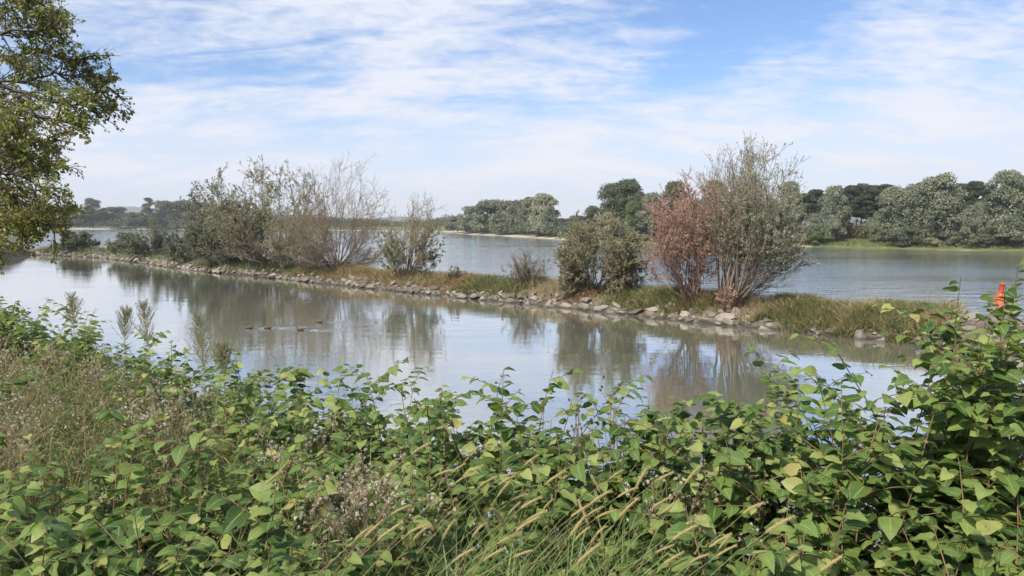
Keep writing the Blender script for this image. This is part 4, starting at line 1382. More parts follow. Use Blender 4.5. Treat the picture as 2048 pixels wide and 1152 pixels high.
for z0, Yl, pts, r0, sc in limbs:
    q3 = [np.array([TX + 0.2, TY, z0])]
    for k, (x, y) in enumerate(pts):
        x = x * 0.9 - 14
        q3.append(at_y(x, y, Yl + rng.normal(0, 0.18) + (k / len(pts) - 0.5) * rng.normal(0, 0.8)))
    q3 = np.array(q3)
    tq = np.linspace(0, len(q3) - 1, 16)
    P = np.stack([np.interp(tq, np.arange(len(q3)), q3[:, j]) for j in range(3)], 1)
    P[1:-1] = (P[:-2] + 2 * P[1:-1] + P[2:]) / 4
    P[1:] += rng.normal(0, 0.03, (15, 3))
    R = np.linspace(r0 * 0.75, 0.006, 16)
    bb.add(*tubes(P[None], R[None], 7))
    Lp = np.array([np.linalg.norm(np.diff(P, axis=0), axis=1).sum()])
    P2, t2, L2 = branch(rng, P[None], int(34 * sc), 0.22, 1.0, (25, 65), (0.10, 0.21), np.minimum(Lp, 5.0), 7, np.array([0, 0, -0.25]), 0.10)
    bb.add(*tubes(P2, np.linspace(0.015, 0.004, 7)[None] * np.ones((len(P2), 1)), 4))
    P3, t3, L3 = branch(rng, P2, 6, 0.15, 1.0, (25, 60), (0.35, 0.6), L2, 4, np.array([0, 0, -0.25]), 0.15)
    bb.add(*tubes(P3, np.linspace(0.006, 0.0025, 4)[None] * np.ones((len(P3), 1)), 3))
    for PP, m in ((P3, 9), (P2, 7)):
        tt = rng.uniform(0.1, 1.0, (len(PP), m))
        a, T = along(PP, tt)
        leafP.append(a.reshape(-1, 3)); leafT.append(T.reshape(-1, 3))
bb.build('branches', M['bark'], lt, True, (TX, TY, TZ))
pp = np.concatenate(leafP); TT = np.concatenate(leafT)
px = 1024 + FPX * pp[:, 0] / pp[:, 1]
gap = np.sin(pp[:, 0] * 2.9 + 1.0) * np.sin(pp[:, 2] * 3.4 + pp[:, 0] * 0.8) + 0.6 * np.sin(pp[:, 1] * 2.2 + pp[:, 2] * 4.6) * np.sin(pp[:, 0] * 4.7)
keep = (px > -620) & (rng.random(len(pp)) < np.clip(0.76 + 0.8 * gap, 0.1, 1.0))
pp, TT = pp[keep], TT[keep]
DD = unit(TT * 0.5 + perp(rng, TT) * 0.9 + [0, 0, -0.25])
NN = unit(rng.normal(0, 0.75, pp.shape) + [-0.2, -0.3, 0.6])
sz = rng.uniform(0.042, 0.078, len(pp))
low_ = np.clip((6.2 - pp[:, 2]) / 2.2, 0, 1) * 0.16
cl = 0.10 * np.sin(pp[:, 0] * 2.3 + pp[:, 2] * 3.1) + 0.08 * np.sin(pp[:, 1] * 4.1 + pp[:, 2] * 1.7)
mb = MB(); V, F = leafq(rng, pp + DD * 0.02, DD, NN, sz, sz * 0.78, 0.12)
mb.add(V, F, np.repeat(np.clip(rng.normal(0.36, 0.2, len(pp)) + low_ + cl, 0, 1), 4))
mb.build('crown', M['aspen'], lt, False, (TX, TY, TZ))

# ------------------------------------------------------------------ foreground plants
rng = np.random.default_rng(2024)
leaf_w_t = np.array([0, 0.08, 0.22, 0.4, 0.6, 0.8, 0.93, 1.0])
leaf_w = np.array([0.24, 0.37, 0.43, 0.41, 0.33, 0.19, 0.065, 0.0])


def knot_leaf(r, rows=8, cols=5):
    """unit-length broad leaf along +Y, face up +Z, with petiole"""
    t = np.linspace(0, 1, rows)
    wd = np.interp(t, leaf_w_t, leaf_w) * r.uniform(0.78, 1.15)
    uu = np.linspace(-1, 1, cols)
    fold = r.uniform(-0.05, 0.55); droop = r.uniform(0.0, 0.6); side = r.normal(0, 0.06)
    X = uu[None] * wd[:, None] + side * (t ** 2)[:, None]
    Y = t[:, None] - 0.10 * (uu[None] ** 2) * (1 - t[:, None]) ** 3 * 1.0 + 0 * X
    Z = np.abs(uu[None]) * wd[:, None] * fold - droop * (t ** 2)[:, None] + 0.035 * np.sin(t[:, None] * 13 + uu[None] * 2 + r.uniform(0, 6)) * np.abs(uu[None]) - 0.10 * (uu[None] ** 2) * wd[:, None] + r.normal(0, 0.006, X.shape)
    V = np.stack([X, Y, Z], -1).reshape(-1, 3)
    lf = np.stack([np.broadcast_to(uu[None], X.shape), np.broadcast_to(t[:, None], X.shape), np.zeros_like(X)], -1).reshape(-1, 3)
    i = np.arange(rows - 1)[:, None] * cols + np.arange(cols - 1)[None]
    q = np.stack([i, i + 1, i + 1 + cols, i + cols], -1).reshape(-1, 4)
    n = len(V)
    pet = np.array([(-0.012, -0.2, -0.03), (0.012, -0.2, -0.03), (0.012, 0.02, 0.0), (-0.012, 0.02, 0.0)])
    V = np.vstack([V, pet]); q = np.vstack([q, [[n, n + 1, n + 2, n + 3]]])
    lf = np.vstack([lf, np.zeros((4, 3))])
    return V, q, lf


NV = 14
fineL = [knot_leaf(np.random.default_rng(300 + k)) for k in range(NV)]
coarseL = [knot_leaf(np.random.default_rng(330 + k), 6, 3) for k in range(NV)]
fineM = []
for V, q, lf in fineL:
    me = make_mesh('leaf', V, [q], np.full(len(V), 0.0), lf, True)
    me.materials.append(M['knot'])
    fineM.append(me)


def frame(D, N):
    D = unit(D); S = unit(np.cross(D, N)); N = np.cross(S, D)
    return np.stack([S, D, N], -1)          # columns


def knot_plant(r, base, h, lean, nb, big=1.0, leaf_from=0.35):
    """returns stem polylines with radii and leaves (pos, 3x3, size)"""
    L = h * r.uniform(1.02, 1.18)
    k = 10
    d0 = unit(np.array([[lean[0] * 0.25 + r.normal(0, 0.08), lean[1] * 0.25 + r.normal(0, 0.08), 1.0]]))
    P = grow(r, np.array([base]), d0, np.array([L]), k, np.array([lean[0], lean[1], -0.35 * np.hypot(*lean)]) * 1.0, 0.06)
    stems = [(P[0], np.linspace(0.0055, 0.0018, k) * big)]
    leaves = []

    def put(Pl, Ln, tfrom, step, size, first):
        n = max(3, int(Ln * (1 - tfrom) / step))
        t = np.linspace(tfrom, 0.985, n)[None]
        p, T = along(Pl[None], t)
        p, T = p[0], T[0]
        for i in range(n):
            sd = 1 if (i + first) % 2 else -1
            S = unit(np.cross(T[i], [0, 0, 1.0])[None])[0]
            if abs(T[i][2]) > 0.93:
                a = i * 2.4 + first
                S = np.array([math.cos(a), math.sin(a), 0])
            th = unit((T[i] * [1, 1, 0.3])[None])[0]
            D = S * sd * r.uniform(0.7, 1.0) + th * r.uniform(0.25, 0.7) + np.array([0, -0.12, r.uniform(-0.35, 0.12)])
            Nn = np.array([0, 0, 1.0]) + th * r.uniform(-0.25, 0.1) + S * sd * r.uniform(-0.1, 0.35) + np.array([-0.06, -0.14, 0]) + r.normal(0, 0.3, 3)
            fr = (i + 1) / n
            s = size * (1 - 0.42 * fr ** 2.5) * r.uniform(0.6, 1.2)
            D = unit(D[None])[0]
            leaves.append((p[i] + D * s * 0.17, frame(D[None], Nn[None])[0], s))

    put(P[0], L, leaf_from, (0.040 if big > 1.05 else 0.045) * big, 0.110 * big, int(r.integers(2)))
    for b in range(nb):
        t = r.uniform(0.42, 0.95)
        p, T = along(P[:1], np.array([[t]]))
        a = r.uniform(0, 2 * PI)
        d = unit(np.array([[math.cos(a), math.sin(a), 0.55]]) + T[0] * 0.4)
        Lb = r.uniform(0.2, 0.38) * big
        Q = grow(r, p[0], d, np.array([Lb]), 6, np.array([math.cos(a) * 0.3, math.sin(a) * 0.3, -0.5]), 0.06)
        stems.append((Q[0], np.linspace(0.003, 0.0015, 6)))
        put(Q[0], Lb, 0.10, 0.040 * big, 0.088 * big, b)
    return stems, leaves


def stem_mesh(stems, base):
    mb = MB()
    for P, R in stems:
        mb.add(*tubes((P - base)[None], np.asarray(R)[None], 5))
    return mb.mesh('stem', True)


def ground_z(x, y):
    d = float(bank_in(x, y))
    return float(np.interp(d, [-4.0, -2.6, -1.2, -0.2, 0.5, 2, 5], [-0.3, 0.6, 1.6, 2.15, 2.3, 2.36, 2.42]))


LEAF_OBJECTS = 0


def add_knot(x, y, h, lean, nb, label, group, big=1.0, fine=True, leaf_from=0.35, r=None, into=None):
    global LEAF_OBJECTS
    r = r or rng
    base = np.array([x, y, ground_z(x, y) - 0.03])
    stems, leaves = knot_plant(r, base, h, lean, nb, big, leaf_from)
    if into is not None:
        for P, R in stems:
            into[0].add(*tubes(P[None], np.asarray(R)[None], 4))
        for p, R, s in leaves:
            V, q, lf = coarseL[int(r.integers(NV))]
            into[1].add((V * s) @ R.T + p, q, r.random(), lf)
        return None
    root = empty('knotweed', base, label, 'plant', group)
    obj('stem', stem_mesh(stems, base), M['knotstem'], root)
    if fine:
        for p, R, s in leaves:
            o = bpy.data.objects.new('leaf', fineM[int(r.integers(NV))])
            COL.objects.link(o); o.parent = root
            A = Matrix(((R * s).tolist())).to_4x4()
            A.translation = Vector((p - base).tolist())
            o.matrix_basis = A
            LEAF_OBJECTS += 1
    else:
        mb = MB()
        for p, R, s in leaves:
            V, q, lf = coarseL[int(r.integers(NV))]
            mb.add((V * s) @ R.T + p - base, q, r.random(), lf)
        obj('foliage', mb.mesh('foliage', True), M['knot'], root)
    return root


def zone(px, py):
    """what grows where, by where its top shows"""
    if px < 440 and 640 < py < 850: return 'dry'
    if 300 < px < 660 and 770 < py < 950: return 'mixed'
    if 600 < px < 760 and 860 < py < 1000: return 'mixed'
    if 700 < px < 1350 and py > 930: return 'grass'
    return 'knot'


def zone_label(px, py, Y):
    if py > 930:
        a = 'at the bottom left corner' if px < 330 else 'at the lower left' if px < 680 else 'among the foxtail grass at bottom centre' if px < 1340 else 'at the lower right' if px < 1720 else 'at the bottom right corner'
    elif px < 460:
        a = 'at the far left edge above the water' if px < 130 and py < 690 else 'between the far left edge and the feathery horseweeds' if px < 300 and py < 690 else 'around the feathery horseweeds' if py < 690 else 'among the dry weeds at left'
    elif px < 720: a = 'on the bank edge left of centre'
    elif px < 1010: a = 'on the bank edge at the centre'
    elif px < 1340: a = 'on the bank edge right of centre'
    elif px < 1640: a = 'at the left foot of the tall right-hand thicket'
    else: a = 'in front of the tall right-hand thicket'
    row = '' if Y > 4.2 or len(a.split()) > 7 else ', in the foremost row' if Y < 2.25 else ', just behind the foremost row' if Y < 2.9 else ', well behind the foremost row'
    return 'broad-leaved knotweed plant ' + a + row


# jittered grid over the visible bank
cells = []
y = 1.75
while y < 12.5:
    x = -10.4
    while x < 6.0:
        X, Y = x + rng.uniform(-0.11, 0.11), y + rng.uniform(-0.11, 0.11)
        if X > -0.74 * Y - 1.4 and X < 0.72 * Y + 1.6 and bank_in(X, Y) > -0.1:
            cells.append((X, Y))
        x += 0.255
    y += 0.255 * (1 if y < 6 else 1.25)
plants, weeds = [], []
for X, Y in cells:
    px, py = proj((X, Y, 3.4))
    z = zone(px, py)
    p = {'knot': 1.0, 'dry': 0.1, 'mixed': 0.4, 'grass': 0.12}[z]
    if rng.random() < p: plants.append((X, Y, px, py, z))
    else: weeds.append((X, Y, px, py, z))
under = (MB(), MB())
rng.shuffle(plants)
plants = [tuple(p) for p in plants]
plants = [(float(a), float(b), float(c), float(d), str(e)) for a, b, c, d, e in plants]
n_obj = 0
for k, (X, Y, px, py, z) in enumerate(plants):
    top = 3.38 + rng.normal(0, 0.07) - (0.12 if z == 'grass' else 0)
    if Y < 2.2: top -= 0.12
    h = top - ground_z(X, Y)
    edge_d = float(bank_in(X, Y))
    lean = rng.normal(0, 0.35, 2) + np.array([0.05, -0.10 if edge_d > 0.7 else 0.12])
    if n_obj < 290 and -0.70 * Y - 0.25 < X < 0.70 * Y + 0.25 and (Y < 3.7 or k % 3 == 0 or edge_d < 0.8):
        n_obj += 1
        fine = Y < 4.3 and LEAF_OBJECTS < 3000
        add_knot(X, Y, h, lean, int(rng.integers(2, 4)), zone_label(px, py, Y), 'knotweed of the near bank', 1.0, fine)
    else:
        add_knot(X, Y, h * rng.uniform(0.82, 1.0), lean, 3, None, None, 1.0, False, into=under)
# shaded lower storey
for px_, py_ in ((1250, 850), (1290, 845), (1330, 850), (1370, 850), (1410, 845), (1450, 850), (1490, 845)):
    t = on_z(px_, py_, 3.42)
    add_knot(t[0], t[1], 1.03, rng.normal(0, 0.3, 2), 4, None, None, 1.0, False, into=under)
slope_cells = [(x + rng.uniform(-0.1, 0.1), yy + rng.uniform(-0.1, 0.1)) for yy in np.arange(2.5, 12, 0.32) for x in np.arange(-10, 6, 0.32) if -1.6 < bank_in(x, yy) < -0.05 and -0.74 * yy - 1.2 < x < 0.74 * yy + 1.5]
for X, Y in slope_cells:
    add_knot(X, Y, 0.98 + rng.normal(0, 0.08), rng.normal(0, 0.35, 2), 3, None, None, 1.0, False, into=under)
for X, Y in cells:
    add_knot(X + rng.normal(0, 0.06), Y + rng.normal(0, 0.06), rng.uniform(0.3, 0.55) if zone(*proj((X, Y, 3.4))) in ('grass', 'dry') else rng.uniform(0.55, 0.9), rng.normal(0, 0.4, 2), 3, None, None, 1.0, False, 0.2, into=under)
# sprigs standing out above the bank edge, read off the photograph
for px, py in ((480, 712), (560, 735), (640, 745), (720, 708), (760, 722), (800, 745), (880, 770), (945, 752), (1020, 742), (1040, 752), (1080, 768), (1150, 760), (1215, 785), (1265, 800), (1235, 800), (1290, 812), (1310, 818), (1345, 822), (1375, 815), (1405, 820), (1440, 818), (1475, 822), (1505, 812), (1540, 806), (1575, 800), (1610, 790),
               (20, 612), (60, 605), (110, 600), (160, 618), (330, 640), (370, 645), (230, 655)):
    for Y in np.arange(2.6, 12, 0.05):
        t = at_y(px, py, Y)
        if bank_in(t[0], t[1]) < 0.25 or t[2] < 3.2: break
    h = (t[2] - ground_z(t[0], t[1]))
    add_knot(t[0], t[1], h * 0.93, rng.normal(0, 0.22, 2), 4, 'knotweed sprig standing out against the water ' + ('at far left' if px < 400 else 'left of centre' if px < 830 else 'at centre' if px < 1180 else 'by the dark seed stalks' if px < 1300 else 'in the dip right of the dark seed stalks' if px < 1460 else 'at the left foot of the right-hand thicket'), 'knotweed sprigs along the bank edge', 1.0, False, 0.3)
# the tall thicket at the right
tall = [(1880, 572, 3.9), (1905, 610, 4.3), (1900, 590, 3.9), (2070, 625, 4.2), (1765, 668, 3.9), (1735, 705, 4.3), (1805, 660, 4.4), (1840, 650, 4.1), (1920, 640, 4.5), (2085, 630, 3.7), (2110, 600, 4.0), (1990, 672, 3.6), (1690, 740, 3.9), (1650, 785, 4.2), (1700, 780, 3.7), (1760, 745, 3.6),
        (1800, 720, 3.8), (1860, 700, 3.6), (1940, 700, 3.7), (2020, 700, 3.5), (1690, 810, 3.5), (1780, 800, 3.4), (1880, 790, 3.4), (1980, 790, 3.3), (2080, 720, 3.4), (2060, 800, 3.2), (1620, 850, 3.4), (1720, 870, 3.2), (1830, 880, 3.2), (1940, 880, 3.1), (2030, 880, 3.0), (2150, 680, 3.8), (2160, 780, 3.3),
        (1895, 590, 4.1), (1925, 625, 3.8), (1925, 620, 4.2), (2010, 675, 4.4), (2045, 660, 3.9), (1975, 680, 4.1), (1905, 665, 3.9), (1855, 675, 4.3), (1950, 670, 3.5), (2030, 670, 4.1), (2070, 650, 4.3), (1820, 690, 3.9), (1770, 690, 4.2), (1760, 700, 3.7), (1990, 730, 4.0), (1900, 740, 4.1), (1830, 760, 4.2), (1715, 745, 4.2)]
for k, (px, py, Y) in enumerate(tall):
    t = at_y(px, py, Y)
    lean = rng.normal(0, 0.3, 2) + np.array([-0.08 if px < 1900 else 0.0, -0.05])
    x0, y0 = t[0] - lean[0] * 0.45, t[1] - lean[1] * 0.4
    h = t[2] - ground_z(x0, y0)
    pos = ('at its top' if py < 640 else 'just below its top' if py < 680 else 'on its left slope' if px < 1760 else 'in its middle' if py < 760 else 'at its foot') + ('' if px < 1760 else ', left side' if px < 1900 else ', right side' if px < 2048 else ', cut by the picture edge')
    add_knot(x0, y0, h * float(np.interp(px, [1640, 1740, 1800, 1870, 1950], [0.91, 0.95, 0.99, 1.03, 1.0])), lean, 5, 'tall knotweed shoot of the right-hand thicket, ' + pos, 'tall knotweed thicket at the right', 1.08, LEAF_OBJECTS < 3700, 0.28)
for px, py, Y in ((2230, 640, 4.0), (2300, 700, 3.6), (2340, 640, 4.1), (2420, 690, 3.8), (2500, 720, 3.6), (2240, 820, 3.2), (2380, 820, 3.2), (2560, 680, 3.7), (2660, 700, 3.5), (2460, 620, 4.0)):
    t = at_y(px, py, Y)
    add_knot(t[0], t[1], t[2] - ground_z(t[0], t[1]), rng.normal(0, 0.3, 2), 5, None, None, 1.08, False, 0.28, into=under)
tag(under[1].build('knotweed_foliage', M['knot'], None, True), 'lower storey of knotweed leaves filling the near bank', 'undergrowth', kind='stuff')
tag(under[0].build('knotweed_stems', M['knotstem'], None, True), 'tangle of knotweed stems under the leaves of the near bank', 'undergrowth', kind='stuff')

# grass of the near bank: uncountable
mb = MB()
n = 0
Ps, Hs, Ws = [], [], []
for X, Y, px, py, z in weeds + [p for p in plants if p[4] == 'grass']:
    m = {'grass': 110, 'mixed': 24, 'dry': 12}.get(z, 5)
    P = np.stack([X + rng.normal(0, 0.16, m), Y + rng.normal(0, 0.16, m), np.full(m, ground_z(X, Y) - 0.02)], 1)
    Ps.append(P); Hs.append(rng.uniform(0.6, 1.1, m)); Ws.append(rng.uniform(0.005, 0.014, m))
Ps, Hs, Ws = np.concatenate(Ps), np.concatenate(Hs), np.concatenate(Ws)
V, F = blades(rng, Ps, Hs, Ws, rng.normal(0, 0.42, (len(Ps), 3)) * [1, 1, 0], 0.7)
mb.add(V, F, np.repeat(rng.random(len(Ps)), 8))
tag(mb.build('bank_grass', M['lush'], None, True), 'long green grass blades among the near-bank plants', 'grass', kind='stuff')
Ps, Hs = [], []
for X, Y, px, py, z in weeds:
    m = {'grass': 3, 'mixed': 10, 'dry': 28}.get(z, 3)
    Ps.append(np.stack([X + rng.normal(0, 0.16, m), Y + rng.normal(0, 0.16, m), np.full(m, ground_z(X, Y) - 0.02)], 1)); Hs.append(rng.uniform(0.6, 1.1, m))
Ps, Hs = np.concatenate(Ps), np.concatenate(Hs)
mb = MB(); V, F = blades(rng, Ps, Hs, rng.uniform(0.003, 0.007, len(Ps)), rng.normal(0, 0.35, (len(Ps), 3)) * [1, 1, 0], 0.4)
mb.add(V, F, np.repeat(rng.random(len(Ps)), 8))
tag(mb.build('withered_grass', M['dry'], None, True), 'withered straw-coloured grass among the weeds at left', 'grass', kind='stuff')


# narrow-leaved weeds filling the left part
def weed_meshes(seed, h=0.9, n=46):
    r = np.random.default_rng(seed)
    P = grow(r, np.zeros((1, 3)), np.array([[r.normal(0, 0.1), r.normal(0, 0.1), 1]]), np.array([h]), 9, np.zeros(3), 0.05)
    Q, t, L = branch(r, P, 6, 0.35, 0.9, (25, 50), (0.2, 0.4), np.array([h]), 6, np.array([0, 0, 0.5]), 0.07)
    st = MB(); st.add(*tubes(P, np.linspace(0.004, 0.0015, 9)[None], 5)); st.add(*tubes(Q, np.linspace(0.002, 0.001, 6)[None] * np.ones((6, 1)), 4))
    lf = MB()
    for PP, m, sz in ((P, n, 0.10), (Q, 14, 0.06)):
        tt = r.uniform(0.15, 1, (len(PP), m)); a, T = along(PP, tt); a = a.reshape(-1, 3); T = T.reshape(-1, 3)
        D = unit(T * 0.4 + perp(r, T) + [0, 0, -0.1]); N_ = unit(r.normal(0, 0.4, a.shape) + [0, 0, 1])
        s = sz * r.uniform(0.6, 1.2, len(a)) * (1.2 - 0.6 * tt.ravel())
        V, F = leafq(r, a, D, N_, s, s * 0.22)
        lf.add(V, F, np.repeat(r.random(len(a)), 4))
    a, b = st.mesh('stem', True), lf.mesh('foliage')
    a.materials.append(M['knotstem']); b.materials.append(M['weed'])
    return a, b


def aster_meshes(seed, h=1.0):
    """dead, branched aster with pale fluffy seed heads"""
    r = np.random.default_rng(seed)
    P = grow(r, np.zeros((1, 3)), np.array([[r.normal(0, 0.12), r.normal(0, 0.12), 1]]), np.array([h * 0.8]), 8, np.zeros(3), 0.05)
    Q, t, L = branch(r, P, 13, 0.55, 1.0, (18, 45), (0.25, 0.42), np.array([h]), 5, np.array([0, 0, 0.4]), 0.08)
    Q2, t2, L2 = branch(r, Q, 4, 0.45, 1.0, (20, 50), (0.3, 0.5), L, 4, np.array([0, 0, 0.3]), 0.1)
    st = MB()
    for PP, r0 in ((P, 0.0035), (Q, 0.0016), (Q2, 0.001)):
        st.add(*tubes(PP, np.linspace(r0, r0 * 0.5, PP.shape[1])[None] * np.ones((len(PP), 1)), 4))
    tt = r.uniform(0.1, 0.7, (1, 16)); a, T = along(P, tt)
    V, F = leafq(r, a[0], unit(perp(r, T[0]) + [0, 0, -0.6]), unit(r.normal(0, 1, (16, 3))), r.uniform(0.03, 0.07, 16), 0.008); st.add(V, F)
    fl = MB()
    tips = np.concatenate([Q[:, -1], Q2[:, -1]])
    m = 14
    d = unit(r.normal(0, 1, (len(tips), m, 3)) + [0, 0, 0.35])
    rad = r.uniform(0.006, 0.0125, (len(tips), 1))
    N_ = perp(r, d.reshape(-1, 3))
    pp = np.repeat(tips, m, 0)
    LLn = np.repeat(rad, m, 0).ravel()
    V, F = leafq(r, pp, d.reshape(-1, 3), N_, LLn, LLn * 0.55)
    fl.add(V, F, np.repeat(np.repeat(r.random(len(tips)), m), 4))
    a, b = st.mesh('stem', True), fl.mesh('seed_heads')
    a.materials.append(M['drystem']); b.materials.append(M['fluff'])
    return a, b


WM = [weed_meshes(500 + k) for k in range(4)]
AM = [aster_meshes(520 + k) for k in range(4)]


def put_pair(nm, parts, names, X, Y, s, label, cat, group, tilt=0.12):
    ro = empty(nm, (X, Y, ground_z(X, Y) - 0.02), label, cat, group)
    ro.rotation_euler = (rng.normal(0, tilt), rng.normal(0, tilt), rng.uniform(0, 6.28)); ro.scale = (s, s, s)
    for me, n_ in zip(parts, names): obj(n_, me, None, ro)
    return ro


for k, (X, Y, px, py, z) in enumerate(weeds):
    wh = ('in the dry patch at the left picture edge' if px < 110 else 'in the left half of the dry patch' if px < 230 else 'in the right half of the dry patch' if px < 340 else 'at the right rim of the dry patch') + (', towards the water' if py < 725 else ', towards the viewer') if z == 'dry' else 'left of the foxtail grass' if z == 'mixed' else 'among the foxtail grass'
    q = rng.random()
    if z == 'dry' and q < 0.42 or z == 'mixed' and q < 0.32:
        put_pair('dead_aster', AM[k % 4], ('stem', 'seed_heads'), X, Y, rng.uniform(0.85, 1.12), 'dead seeding aster ' + wh, 'plant', 'dead asters on the near bank')
    elif z == 'grass' and q < 0.3 or z != 'grass':
        put_pair('narrow_leaved_weed', WM[k % 4], ('stem', 'foliage'), X, Y, rng.uniform(0.85, 1.15), 'green narrow-leaved weed ' + wh, 'plant', 'narrow-leaved weeds on the near bank')
for px, py, cnt, lab in ((685, 905, 5, 'in the pale tuft left of centre'), (745, 940, 4, 'in the white tuft beside the foxtail grass'), (1395, 890, 4, 'in the small brown tuft right of centre'), (300, 770, 5, 'in the pale tuft at left'), (1340, 830, 3, 'on the bank edge right of centre')):
    t = on_z(px, py, 3.42)
    for _ in range(cnt):
        put_pair('dead_aster', AM[int(rng.integers(4))], ('stem', 'seed_heads'), t[0] + rng.normal(0, 0.08), t[1] + rng.normal(0, 0.08), rng.uniform(1.05, 1.2), 'dead brown aster with pale fluffy seed heads ' + lab, 'plant', 'dead asters on the near bank', 0.07)


# feathery horseweed standing against the water
def horseweed(px, top, bot, label, seed):
    r = np.random.default_rng(seed)
    for Y in np.arange(4.0, 12, 0.1):
        t = at_y(px, top, Y)
        if bank_in(t[0], t[1]) < 0.45: break
    gz = ground_z(t[0], t[1]); H = t[2] - gz
    ro = empty('horseweed', (t[0], t[1], gz), label, 'plant', 'feathery horseweeds against the water')
    P = grow(r, np.zeros((1, 3)), np.array([[0.02, 0, 1]]), np.array([H * 0.99]), 12, np.zeros(3), 0.02)
    zb = (at_y(px, bot, t[1])[2] - gz) / H
    Q, tq, L = branch(r, P, 70, zb, 0.99, (25, 45), (0.10, 0.17), np.array([2.0]), 5, np.array([0, 0, 0.35]), 0.06)
    keepL = (1.05 - tq) / (1.05 - zb)
    Q = Q[:, :1] + (Q - Q[:, :1]) * np.clip(0.25 + keepL, 0.25, 1.0)[:, None, None]
    mb = MB(); mb.add(*tubes(P, np.linspace(0.005, 0.0015, 12)[None], 5)); mb.add(*tubes(Q, np.linspace(0.0015, 0.0008, 5)[None] * np.ones((len(Q), 1)), 3))
    mb.build('stem', M['strawstem'], ro, True)
    tt = r.uniform(0.1, 1, (len(Q), 46)); a, T = along(Q, tt); a = a.reshape(-1, 3); T = T.reshape(-1, 3)
    D = unit(T * 0.6 + perp(r, T)); V, F = leafq(r, a, D, perp(r, D), r.uniform(0.006, 0.013, len(a)), 0.0042)
    mb = MB(); mb.add(V, F, np.repeat(r.random(len(a)), 4)); mb.build('panicle', M['feather'], ro)
    tt = r.uniform(0.2, zb, (1, 60)); a, T = along(P, tt); a, T = a[0], T[0]
    D = unit(T * 0.5 + perp(r, T)); V, F = leafq(r, a, D, unit(r.normal(0, 0.4, a.shape) + [0, 0, 1]), r.uniform(0.05, 0.1, 60), 0.012)
    mb = MB(); mb.add(V, F, np.repeat(r.random(60), 4)); mb.build('foliage', M['weed'], ro)


horseweed(290, 602, 690, 'tallest feathery horseweed standing against the water at left', 1)
horseweed(408, 628, 740, 'slim feathery horseweed right of the tallest one', 2)
horseweed(236, 612, 680, 'shorter feathery horseweed left of the tallest one', 3)
horseweed(142, 585, 650, 'thin weed tip above the leaves at far left', 4)
horseweed(446, 690, 750, 'small feathery weed on the bank edge right of the slim horseweed', 5)


# dry umbel stalks with dark seed heads
def seed_stalk(px, py, label, seed):
    r = np.random.default_rng(seed)
    for Y in np.arange(3.6, 9, 0.1):
        t = at_y(px, py, Y)
        if bank_in(t[0], t[1]) < 0.3: break
    gz = ground_z(t[0], t[1]); H = t[2] - gz
    ro = empty('seed_stalk', (t[0], t[1], gz), label, 'plant', 'dry stalks with dark seed heads')
    P = grow(r, np.zeros((1, 3)), np.array([[r.normal(0, 0.08), 0, 1]]), np.array([H * 0.9]), 8, np.zeros(3), 0.04)
    Q, tq, L = branch(r, P, 8, 0.7, 1.0, (12, 38), (0.12, 0.22), np.array([H]), 5, np.array([0, 0, 0.3]), 0.06)
    mb = MB(); mb.add(*tubes(P, np.linspace(0.004, 0.0018, 8)[None], 5)); mb.add(*tubes(Q, np.full((len(Q), 5), 0.0012), 4)); mb.build('stem', M['drystem'], ro, True)
    for tip in Q[:, -1]:
        m = MB(); V, F = lathe([(0.0, -0.008), (0.006, -0.005), (0.0075, 0.001), (0.005, 0.007), (0.0, 0.01)], 8); m.add(V + tip, F); m.build('seed_head', M['bark'], ro, True)


for k, (px, py) in enumerate(((1205, 752), (1232, 760), (1250, 770), (1222, 745))):
    seed_stalk(px, py, ['leftmost dry stalk with dark seed heads against the water', 'third dry stalk with dark seed heads against the water', 'rightmost dry stalk with dark seed heads against the water', 'second dry stalk with dark seed heads against the water'][k], 40 + k)

# teal stake
t = on_z(306, 742, 3.3)
ro = empty('stake', (t[0], t[1], ground_z(t[0], t[1])), 'thin teal-green stake among the dry weeds at left', 'stake')
M['teal'] = plain('teal_plastic', (0.03, 0.20, 0.20), 0.5)
hh = 3.3 - ground_z(t[0], t[1])
mb = MB(); mb.add(*tubes(np.array([[(0, 0, -0.1), (0.004, 0, hh * 0.5), (0.01, 0, hh)]]), np.full((1, 3), 0.005), 8)); mb.build('pole', M['teal'], ro, True)
mb = MB(); mb.add(*lathe([(0.006, -0.02), (0.0072, 0.0), (0.005, 0.006), (0.0, 0.007)], 8)); c = mb.build('cap', M['teal'], ro, True); c.location = (0.01, 0, hh)


# foxtail grass: stem, arching seed head, blades
def fox_head(seed, L=0.085):
    r = np.random.default_rng(seed)
    k = 9
    P = grow(r, np.zeros((1, 3)), np.array([[0.0, 0, 1.0]]), np.array([L]), k, np.array([r.uniform(0.1, 0.6), 0, 0]), 0.02)
    mb = MB()
    mb.add(*tubes(P, (np.interp(np.linspace(0, 1, k), [0, 0.12, 0.6, 0.9, 1], [0.0018, 0.0038, 0.0040, 0.0028, 0.0007]))[None], 6), rnd=0.3)
    m = 260
    a, T = along(P, r.uniform(0.0, 0.99, (1, m))); a, T = a[0], T[0]
    D = unit(T * 0.75 + perp(r, T) * 0.8)
    V, F = leafq(r, a, D, perp(r, D), r.uniform(0.006, 0.0115, m), 0.0012)
    mb.add(V, F, np.repeat(r.uniform(0.4, 1, m), 4))
    me = mb.mesh('seed_head', False); me.materials.append(M['foxtail'])
    return me


